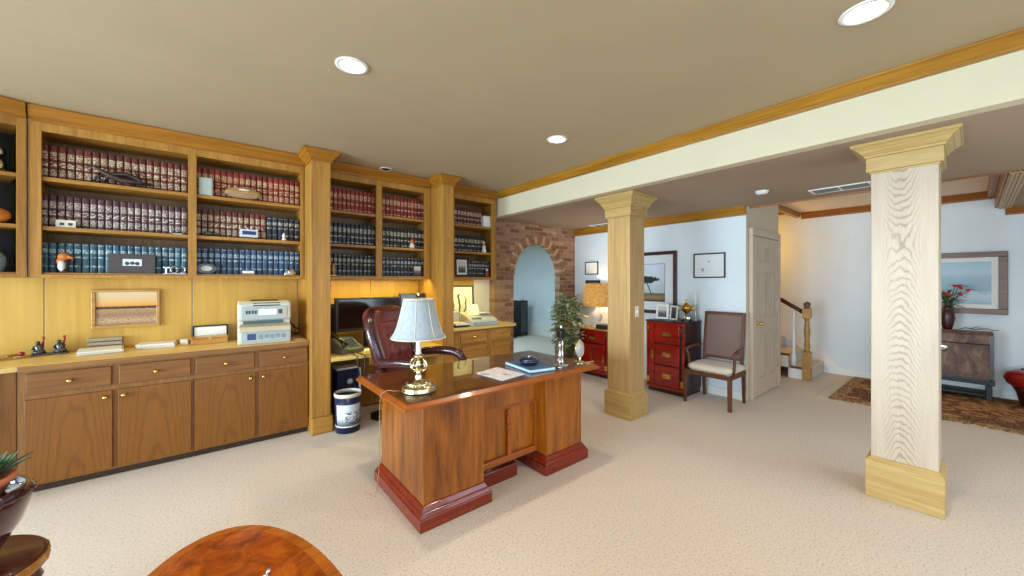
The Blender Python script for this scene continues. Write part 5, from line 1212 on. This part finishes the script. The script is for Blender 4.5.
MB().box(-hw + .034, hw - .034, -.008, .008, .134, bh - .034, 0, BR).build('cane_panel', M['cane'], t, False)
for q in (-1, 1):
    x = q * (SW + .005)
    m = MB(); m.tube([(x * .93, SD - .08, .655), (x, SD - .2, .66), (x * 1.05, -.08, .648), (x * 1.06, -.17, .63)], [.016, .018, .02, .018], 8)
    ar2 = m.build('arm', M['walnut'], t, False)
    m = MB(); m.tube([(x * 1.05, -.165, .63), (x * 1.02, -.13, .56), (x, -.12, .48), (x, -.15, .40)], [.017, .015, .016, .018], 8); m.build('arm_post', M['walnut'], ar2, False)

# leafy plant by the arch
def leafblade(m, base, direction, L, w, droop, mi=0):
    d = Vector(direction).normalized(); side = d.cross(Vector((0, 0, 1)))
    side = side.normalized() if side.length > 1e-3 else Vector((1, 0, 0)); n = 5; vs = []
    for i in range(n + 1):
        u = i / n; c2 = Vector(base) + d * (L * u) + Vector((0, 0, -droop * u * u)); ww = w * math.sin(PI * (0.12 + .88 * u)) if u < 1 else 0.0
        up = Vector((0, 0, .12 * w))
        vs += [c2 - side * ww / 2 + up * 1.0, c2 + Vector((0, 0, 0)), c2 + side * ww / 2 + up * 1.0]
    fs = []
    for i in range(n):
        a = i * 3; fs += [(a, a + 1, a + 4, a + 3), (a + 1, a + 2, a + 5, a + 4)]
    m.add(vs, fs, mi, True)
rnd = random.Random(3)
t = thing('potted_plant', 'tall variegated leafy plant in a woven basket pot by the brick arch', 'plant', (4.43, 4.0, .001))
MB().lathe([(.0, 0), (.12, 0), (.15, .14), (.155, .28), (.14, .28), (.135, .24), (0, .24)], seg=24).build('basket', M['basket'], t, False)
m = MB()
for i in range(5):
    a = i * 1.3; m.tube([(.03 * math.cos(a), .03 * math.sin(a), .24), (.06 * math.cos(a), .06 * math.sin(a), .6), (.10 * math.cos(a), .10 * math.sin(a), .9 + .06 * i)], [.012, .01, .007], 6)
m.build('stem', M['stem'], t, False)
m = MB()
for i in range(170):
    z = rnd.uniform(.42, 1.2); a = rnd.uniform(0, 2 * PI); el = rnd.uniform(-.15, 1.0)
    r0 = .07; reach = .19 + .06 * math.sin(PI * (z - .4) / .8)
    L = rnd.uniform(.85, 1.15) * reach; ww = rnd.uniform(.085, .125); dr = rnd.uniform(.03, .12)
    if 4.43 + (r0 + L) * math.cos(a) > 4.56 or 4.0 + (r0 + L) * math.sin(a) > 4.43: a = a + PI
    leafblade(m, (r0 * math.cos(a), r0 * math.sin(a), z), (math.cos(a), math.sin(a), el), L, ww, dr)
m.build('foliage', M['leaf_var'], t, False)
# tower speaker in the room beyond the arch
t = thing('tower_speaker', 'tall black floor speaker in the room beyond the brick arch', 'speaker', (6.55, 7.75, .001), .2)
MB().box(-.17, .17, -.17, .17, 0, .95).build('cabinet', M['black'], t, False, .01); MB().box(-.14, .14, -.174, -.1705, .1, .9).build('grille_cloth', M['black_gloss'], t, False, .003)
t = thing('music_player', 'small silver device on top of the black floor speaker', 'device', (6.55, 7.75, .952), .2)
MB().box(-.1, .1, -.1, .1, 0, .05).build('case', M['silver'], t, False, .006); MB().lathe([(.012, .0501), (.012, .055), (0, .06)], seg=12).build('knob', M['charcoal'], t, False)
t = thing('chrome_stand', 'chrome and black audio rack beside the floor speaker past the arch', 'rack', (6.10, 7.60, .001))
MB().box(-.14, .14, -.15, .15, .0, .03).build('base', M['black'], t, False, .004)
for q in (-.11, .11): MB().tube([(q, 0, .03), (q, 0, .8)], .02, 10).build('post', M['silver'], t, False)
for z in (.25, .5, .75): MB().box(-.14, .14, -.15, .15, z, z + .03).build('shelf', M['black'], t, False, .004)

# ------------------------------------------------------------------ stairs
t = thing('staircase', 'carpeted staircase with a turned oak newel rising beyond the door', 'staircase', (7.25, 1.5, 0))
RS, TR = .18, .265; SX0, SX1 = 6.87, 7.698
for i in range(9):
    y = 1.50 + i * TR
    if y > 4.6: break
    m = MB(); m.box(SX0, SX1, y, y + TR - .0005, .001 if i == 0 else (i - .2) * RS, (i + 1) * RS); st = m.build('step', M['carpet'], t, True, .015)
    MB().box(SX0 - .03, SX0 - .0005, y - .02, y + TR - .03, (i + 1) * RS - .03, (i + 1) * RS + .002).build('tread_end', M['frame_mid'], st, True, .004)
    MB().box(SX0 - .02, SX0 - .001, y, y + TR - .001, max(.001, (i - .0) * RS - .02), (i + 1) * RS - .031).build('string_panel', M['white'], st)
m = MB(); m.add([(7.67, 1.30, .11), (7.67, 1.5, .34), (7.67, 4.0, .34 + 2.5 * RS / TR), (7.67, 4.0, .16 + 2.5 * RS / TR), (7.67, 1.52, .16), (7.67, 1.42, .05)], [(0, 1, 2, 3, 4, 5)])
m.v = m.v + [Vector((7.697, p.y, p.z)) for p in m.v]; m.f += [(11, 10, 9, 8, 7, 6)] + [(i, (i + 1) % 6, 6 + (i + 1) % 6, 6 + i) for i in range(6)]; m.mi += [0] * 7; m.sm += [False] * 7
m.build('skirt_board', M['white'], t)
def turned(x, y, z0, z1, r, mat, name, par=None):
    h = z1 - z0
    return MB().lathe([(r, 0), (r, h * .18), (r * .5, h * .21), (r * .75, h * .25), (r * .55, h * .3), (r * .7, h * .5), (r * .42, h * .78), (r * .6, h * .8), (r * .6, h)], (x, y, z0), 14).build(name, mat, par or t)
NX, NY = 6.86, 1.535
nw = box(NX - .05, NX + .05, NY - .05, NY + .05, .001, .42).build('newel_post', M['frame_gold'], t, True, .006)
MB().lathe([(.045, .42), (.028, .45), (.038, .5), (.03, .6), (.04, .7), (.028, .86), (.03, .9), (.045, .92)], (NX, NY, 0), 16).build('turning', M['frame_gold'], nw)
box(NX - .05, NX + .05, NY - .05, NY + .05, .92, 1.06).build('block', M['woodbox'], nw, True, .005)
MB().lathe([(.05, 1.06), (.03, 1.08), (.045, 1.11), (.04, 1.14), (0, 1.165)], (NX, NY, 0), 16).build('ball_cap', M['frame_mid'], nw)
turned(NX, 1.70, .19, 1.06, .032, M['white'], 'baluster'); turned(NX, 1.90, .37, 1.20, .022, M['frame_gold'], 'baluster'); turned(NX, 2.10, .55, 1.33, .022, M['frame_gold'], 'baluster'); turned(NX, 2.35, .73, 1.50, .022, M['white'], 'baluster')
MB().tube([(NX, 1.585, 1.0), (NX, 1.66, 1.05), (NX, 2.2, 1.40), (NX, 3.4, 2.22)], [.028, .03, .03, .03], 10).build('handrail', M['frame_dark'], t)

# ------------------------------------------------------------------ ceiling fittings
def downlight(x, y, label, z=ZC, r=.068, on=True):
    t = thing('recessed_light', label, 'light', (x, y, z - .002), group=None)
    MB().lathe([(r, -.006), (r + .022, -.004), (r + .022, 0), (r, .0), (r, -.006)], seg=32).build('trim_ring', M['white'], t, False)
    MB().lathe([(0, -.0032), (r, -.0032), (r, -.0012), (0, -.0012)], seg=32).build('bulb_face', M['bulb'] if on else M['black'], t, False)
    if on:
        L = bpy.data.lights.new('downlight_or_fill', 'SPOT'); L.energy = 40; L.color = (1.0, .87, .70); L.spot_size = 2.4; L.spot_blend = .7; L.shadow_soft_size = .06
        o = bpy.data.objects.new('downlight_or_fill', L); COL.objects.link(o); o.location = (x, y, z - .03)
downlight(.65, 2.275, 'lit recessed ceiling light over the long counter side of the desk')
downlight(2.39, 2.307, 'lit recessed ceiling light over the desk end nearest the square column')
downlight(2.375, .313, 'lit recessed ceiling light beside the oak crown, cut by the top of the picture', r=.075)
# added fill spots out of view, without fixtures, to even out the carpet light
for x, y in ((-1.3, 2.2), (-1.3, .3), (.65, .3), (.65, -1.5), (2.38, -1.6), (-3.2, 1.2), (4.4, -1.2), (6.4, -1.2)):
    L = bpy.data.lights.new('downlight_or_fill', 'SPOT'); L.energy = 21; L.color = (1.0, .88, .73); L.spot_size = 2.4; L.spot_blend = .7; L.shadow_soft_size = .06
    o = bpy.data.objects.new('downlight_or_fill', L); COL.objects.link(o); o.location = (x, y, (ZC if x < 3 else ZL) - .03)
t = thing('recessed_light', 'small unlit eyeball light in the ceiling right before the monitor bookcase', 'light', (1.537, 4.12, ZC - .001))
MB().lathe([(.05, -.006), (.07, -.004), (.07, 0), (.05, 0), (.05, -.006)], seg=24).build('trim_ring', M['white'], t, False); MB().lathe([(0, -.012), (.03, -.01), (.05, -.002), (0, -.001)], seg=24).build('spot_eyeball', M['black'], t, False)
for lab, x, y, w, d, sl in (('white ceiling vent with two grey louvre panels above the pale column', 4.84, .82, .24, .46, 11), ('ceiling vent near the brick arch above the plant', 5.0, 3.80, .26, .36, 9)):
    t = thing('ceiling_vent', lab, 'vent', (x, y, ZL - .001))
    m = MB(); e = .022
    for a in ((-w / 2, w / 2, -d / 2, -d / 2 + e), (-w / 2, w / 2, d / 2 - e, d / 2), (-w / 2, -w / 2 + e, -d / 2 + e, d / 2 - e), (w / 2 - e, w / 2, -d / 2 + e, d / 2 - e), (-w / 2 + e, w / 2 - e, -.008, .008)): m.box(a[0], a[1], a[2], a[3], -.010, 0)
    m.build('frame', M['white'], t, False, .002)
    MB().box(-w / 2 + e, w / 2 - e, -d / 2 + e, d / 2 - e, -.003, -.001).build('backing', M['grille'], t, False)
    m = MB()
    for i in range(sl):
        xx = -w / 2 + e + (i + .5) * (w - 2 * e) / sl
        m.add([(xx - .006, -d / 2 + e, -.004), (xx + .004, -d / 2 + e, -.009), (xx + .004, d / 2 - e, -.009), (xx - .006, d / 2 - e, -.004)], [(0, 1, 2, 3)])
    m.build('louvre', M['grille'], t, False)
t = thing('smoke_detector', 'round white smoke detector on the low ceiling before the door', 'smoke detector', (4.39, 1.354, ZL - .001))
MB().lathe([(.0, -.034), (.03, -.034), (.05, -.026), (.056, -.012), (.06, -.01), (.06, 0), (0, 0)], seg=28).build('body', M['white'], t, False); MB().lathe([(.012, -.0372), (.012, -.0345)], seg=12).build('test_button', M['button'], t, False)

# ------------------------------------------------------------------ rug, old chest, vase, red ottoman
t = thing('rug', 'brown and red patterned oriental rug with pale fringe before the stairs', 'rug', (6.85, .2, .0005))
RX0, RX1, RY0, RY1 = 5.99, 7.62, -1.7, 1.13
box(RX0 + .12, RX1 - .12, RY0 + .12, RY1 - .12, .001, .013).build('field', M['rug'], t)
m = MB()
for a in ((RX0, RX1, RY0, RY0 + .12), (RX0, RX1, RY1 - .12, RY1), (RX0, RX0 + .12, RY0 + .12, RY1 - .12), (RX1 - .12, RX1, RY0 + .12, RY1 - .12)): m.box(a[0], a[1], a[2], a[3], .001, .0125)
m.build('border', M['rug_border'], t)
m = MB()
for i in range(60):
    x = RX0 + (i + .5) * (RX1 - RX0) / 60; m.box(x - .009, x + .009, RY1, RY1 + .11, .001, .006)
m.build('fringe', M['fringe'], t)
# chest on stand, faces -X
t = thing('wooden_chest', 'old worn wooden chest with iron edging on a low dark stand', 'chest', (7.44, .1, .0145))
CX0, CX1, CY0, CY1 = 7.27, 7.64, -.155, .55
box(CX0, CX1, CY0, CY1, .26, .69).build('body', M['trunkwood'], t, True, .012)
lid = MB().prism([(CX0 - .01, .695), (CX1 + .005, .695), (CX1 + .005, .80), (CX1 - .05, .83), (CX0 + .05, .83), (CX0 - .01, .80)], CY0 - .01, CY1 + .01, 'Y').build('lid', M['trunkwood'], t, True, .008)
m = MB()
for y in (CY0 - .013, CY1 - .02): m.box(CX0 - .0135, CX0 - .0105, y, y + .033, .26, .80)
m.box(CX0 - .0135, CX0 - .0105, CY0, CY1, .255, .28); m.build('iron_edging', M['driftwood'], t)
MB().lathe([(0, 0), (.05, 0), (.052, .008), (.02, .012), (0, .012)], seg=24, xf=rot((CX0 - .014, .235, .62), rz=-PI / 2, rx=PI / 2)).build('lock_plate', M['mirror_glass'], t)
for x in (CX0 + .03, CX1 - .06):
    for y in (CY0 + .0, CY1 - .05): MB().box(x, x + .05, y, y + .05, .0145, .20).build('leg', M['black'], t, True, .004)
m = MB(); m.box(CX0 - .01, CX1, CY0 - .02, CY1 + .02, .205, .255); m.build('stand_rail', M['black'], t, True, .006)
box(CX0 + .035, CX1 - .02, CY0 + .055, CY1 - .055, .06, .085).build('stretcher', M['black'], t, True, .004)
t = thing('branch', 'thin twisted dark branch lying along the top of the old chest', 'branch', (7.40, -.04, .8455))
m = MB(); m.tube([(.0, .14, .012), (-.02, .09, .03), (.01, .02, .014), (-.02, -.08, .032), (.0, -.12, .012), (.01, -.17, .02)], [.004, .006, .006, .006, .005, .003], 6); m.tube([(-.01, .06, .02), (-.03, .0, .05), (-.02, -.05, .02)], [.004, .004, .003], 6); m.build('twig', M['driftwood'], t, False)
t = thing('flower_vase', 'dark vase of red flowers on the old wooden chest', 'vase', (7.40, .20, .8455))
MB().lathe([(0, 0), (.04, 0), (.05, .04), (.07, .14), (.055, .24), (.04, .27), (.05, .30), (.044, .30), (.034, .27), (0, .26)], seg=22).build('vase', M['maroon_dark'], t, False)
m = MB(); tips = []
for i in range(11):
    a = rnd.uniform(0, 2 * PI); r = rnd.uniform(.05, .16); h = rnd.uniform(.40, .56); tips.append((r * math.cos(a), r * math.sin(a), h)); m.tube([(0, 0, .26), (r * .4 * math.cos(a), r * .4 * math.sin(a), .36), tips[-1]], .004, 5)
m.build('stem', M['stem'], t, False)
m = MB()
for i in range(46):
    a = rnd.uniform(0, 2 * PI); z = rnd.uniform(.28, .46); leafblade(m, (.02 * math.cos(a), .02 * math.sin(a), z), (math.cos(a), math.sin(a), rnd.uniform(-.2, .8)), rnd.uniform(.08, .17), .035, .03)
m.build('foliage', M['leaf_green'], t, False)
for k3, tip in enumerate(tips[:6] + [(-.05, -.17, .50), (-.02, -.11, .53)]):
    fl = MB()
    for j in range(9):
        a = 2 * PI * j / 9; leafblade(fl, tip, (math.cos(a), math.sin(a), .5), .065, .035, .02)
    fl.ball(tip, .018, 8, 6); fl.build('flower', M['flower'], t, False)
t = thing('ottoman', 'tufted red leather ottoman at the far end of the patterned rug', 'ottoman', (7.35, -.52, .0145))
MB().lathe([(.16, 0), (.17, .02), (.20, .16), (.225, .21), (.0, .215)], seg=28).build('base', M['maroon_dark'], t, False)
m = MB(); prof = [(0, .216), (.22, .216), (.265, .25), (.285, .31), (.27, .37), (.21, .405), (.1, .42), (0, .415)]; m.lathe(prof, seg=32); m.build('cushion', M['red_leather'], t, False)
for i in range(6):
    a = 2 * PI * i / 6 + .3; MB().ball((.15 * math.cos(a), .15 * math.sin(a), .414), .014, 8, 6).build('button', M['maroon_dark'], t, False)

# ------------------------------------------------------------------ near table and planter
t = thing('oval_table', 'oval burl-veneer table with a lighter crossbanded rim, cut by the bottom edge', 'table', (.032, 1.13, 0))
A, B = .318, .69
def oval(fa, z, n2=72): return [(A * fa * math.cos(2 * PI * i / n2), B * fa * math.sin(2 * PI * i / n2) if fa >= .999 else (B - A * (1 - fa)) * math.sin(2 * PI * i / n2), z) for i in range(n2)]
def ovslab(levels, mi=0):
    n2 = 72; m = MB(); vs = []
    for fa, z in levels: vs += oval(fa, z)
    fs = [tuple(reversed(range(n2))), tuple((len(levels) - 1) * n2 + i for i in range(n2))]
    for j in range(len(levels) - 1):
        for i in range(n2): fs.append((j * n2 + i, j * n2 + (i + 1) % n2, (j + 1) * n2 + (i + 1) % n2, (j + 1) * n2 + i))
    return m.add(vs, fs, mi, False)
tt = ovslab([(.92, .462), (.985, .47), (.9999, .485), (.9999, .493), (.985, .499)]).build('tabletop', M['band'], t, False)
ovslab([(.87, .4992), (.87, .5000)]).build('burl_field', M['burl'], tt, False)
dm = MB()
for q in (-1, 1):
    dm.add([(0, q * .40, .5004), (q * .05, q * .18, .5004), (0, 0, .5004), (-q * .05, q * .18, .5004)], [(0, 1, 2, 3)]); dm.add([(q * .22, 0, .5004), (q * .09, .06, .5004), (0, 0, .5004), (q * .09, -.06, .5004)], [(0, 1, 2, 3)])
dm.build('inlay', M['band'], tt, False)
for a, b2 in ((-.7, -.7), (.7, -.7), (-.7, .7), (.7, .7)):
    MB().tube([(A * a, B * b2, .001), (A * a * .98, B * b2 * .98, .2), (A * a * .95, B * b2 * .95, .461)], [.014, .018, .026], 10).build('leg', M['band'], t, False)
ovslab([(.86, .40), (.86, .461)]).build('apron', M['band'], t, False)
t = thing('silver_figurine', 'small silver figurine on the oval table, cut by the bottom edge', 'figurine', (.128, 1.335, .5012))
MB().lathe([(.026, 0), (.026, .006), (.012, .012), (.01, .02)], seg=16).build('foot', M['silver'], t, False)
m = MB(); m.ball((0, 0, .036), .018, 12, 8, 0, (1, .8, 1.1)); m.ball((.006, 0, .064), .011, 10, 8); m.tube([(.0, .0, .04), (-.02, .01, .05), (-.036, .014, .04)], [.007, .005, .004], 6); m.tube([(0, 0, .04), (.024, -.01, .046), (.04, -.012, .036)], [.007, .005, .004], 6); m.tube([(.01, 0, .07), (.016, 0, .086)], [.007, .004], 6); m.build('figure', M['silver'], t, False)

PX_, PY_ = -.715, 2.32
t = thing('plant_stand', 'low carved round wooden stand under the burgundy planter', 'plant stand', (PX_, PY_, 0))
MB().lathe([(0, 0.345), (.20, 0.345), (.214, 0.355), (.22, 0.375), (.214, 0.395), (.2, 0.405), (0, 0.405)], seg=40).build('top', M['stand'], t, False)
m = MB(); m.lathe([(.218, .348), (.2225, .352), (.2225, .384), (.218, .388), (.218, .348)], seg=48)
for i in range(16):
    a = 2 * PI * i / 16; m.tube([(.2225 * math.cos(a + q * .1), .2225 * math.sin(a + q * .1), .368 + .012 * math.sin(q * PI)) for q in (-1, -.5, 0, .5, 1)], .004, 6)
m.build('gilt_carving', M['stand_gold'], t, False, .003)  # gilt carving round the stand: band with raised arcs
for i in range(4):
    a = 2 * PI * i / 4 + .6; cx, cy = math.cos(a), math.sin(a)
    MB().tube([(cx * .15, cy * .15, 0.345), (cx * .19, cy * .19, .25), (cx * .14, cy * .14, .1), (cx * .18, cy * .18, .012)], [.03, .032, .022, .028], 10).build('leg', M['stand'], t, False)
t = thing('planter', 'large burgundy glazed planter bowl on the carved stand, cut by the picture edge', 'planter', (PX_, PY_, .406))
MB().lathe([(0, 0), (.085, 0), (.095, .012), (.12, .06), (.158, .13), (.178, .20), (.182, .235), (.174, .255), (.17, .262), (.158, .262), (.15, .24), (.148, .236), (.09, .2355), (0, .235)], seg=44).build('bowl', M['glaze'], t, False)
m = MB()
m.tube([((.182 + .002 * (i % 2)) * math.cos(2 * PI * i / 56), (.182 + .002 * (i % 2)) * math.sin(2 * PI * i / 56), .238) for i in range(57)], [.004 + .003 * (i % 2) for i in range(57)], 8)
m.build('bead_trim', M['glaze'], t, False)
t = thing('potted_fern', 'green leafy plant in a terracotta pot set inside the burgundy planter', 'plant', (PX_, PY_, .6425))
MB().lathe([(0, 0), (.11, 0), (.132, .05), (.142, .054), (.142, .076), (.13, .076), (.124, .06), (0, .058)], seg=32).build('pot', M['terracotta'], t, False)
m = MB()
for i in range(260):
    a = rnd.uniform(0, 2 * PI); r = rnd.uniform(0, .10); leafblade(m, (r * math.cos(a), r * math.sin(a), .065), (math.cos(a), math.sin(a), rnd.uniform(.5, 1.8)), rnd.uniform(.06, .11), .03, rnd.uniform(.0, .02))
m.build('foliage', M['leaf_green'], t, False)

# ------------------------------------------------------------------ light
def daylight(name, loc, rz, w, h, power, col=(0.64, 0.84, 1.0)):
    return area(name, loc, (PI / 2, 0, rz), w, h, power, col)
for (w0, w1), pw in zip(WW, (120, 170, 230)): daylight('daylight_west', (-5.22, (w0 + w1) / 2, 1.12), -PI / 2, w1 - w0, 1.9, pw)
for w0, w1 in WS: daylight('daylight_south', ((w0 + w1) / 2, -2.62, 1.25), 0, w1 - w0, 1.8, 26)
# area lamps emit along local -Z; rotate so that they shine into the room
for o in COL.objects:
    if o.name.startswith('daylight_west'): o.rotation_euler = (PI / 2 - .14, 0, -PI / 2); o.data.spread = 2.6
    if o.name.startswith('daylight_south'): o.rotation_euler = (PI / 2 - .18, 0, 0); o.data.spread = 2.6
area('hall_daylight', (4.0, 6.8, 2.40), (0, 0, 0), 2.0, 2.0, 75, (.55, .82, 1.0))
def point(name, loc, e, col, r=.08):
    L = bpy.data.lights.new(name, 'POINT'); L.energy = e; L.color = col; L.shadow_soft_size = r
    o = bpy.data.objects.new(name, L); COL.objects.link(o); o.location = loc
point('stairwell_lamp', (7.1, 2.55, 2.05), 17, (1.0, .55, .07))
point('burlap_lamp_bulb', (4.83, 3.78, 1.24), 9, (1.0, .78, .48), .05)
w = bpy.data.worlds.new('World'); S.world = w; w.use_nodes = True
w.node_tree.nodes['Background'].inputs[0].default_value = (.75, .85, 1.0, 1); w.node_tree.nodes['Background'].inputs[1].default_value = 0.3

# ------------------------------------------------------------------ camera
cam = bpy.data.cameras.new('camera'); co = bpy.data.objects.new('camera', cam); COL.objects.link(co)
cam.sensor_width = 36; cam.lens = 374 / 1024 * 36; cam.shift_y = -6 / 1024; cam.clip_start = .05
yaw = -(PI / 2 - math.atan2(460, 374))
co.location = (0, 0, 1.45); co.rotation_euler = (PI / 2, 0, -(PI / 2 - math.atan2(460, 374)) )
S.camera = co
S.view_settings.view_transform = 'Standard'; S.view_settings.look = 'None'; S.view_settings.gamma = 1; S.view_settings.use_curve_mapping = False
S.view_settings.exposure = 0.4
S.cycles.max_bounces = 8; S.cycles.diffuse_bounces = 5; S.cycles.glossy_bounces = 4; S.cycles.transmission_bounces = 6; S.cycles.transparent_max_bounces = 8
S.cycles.caustics_reflective = False; S.cycles.caustics_refractive = False; S.cycles.sample_clamp_indirect = 8
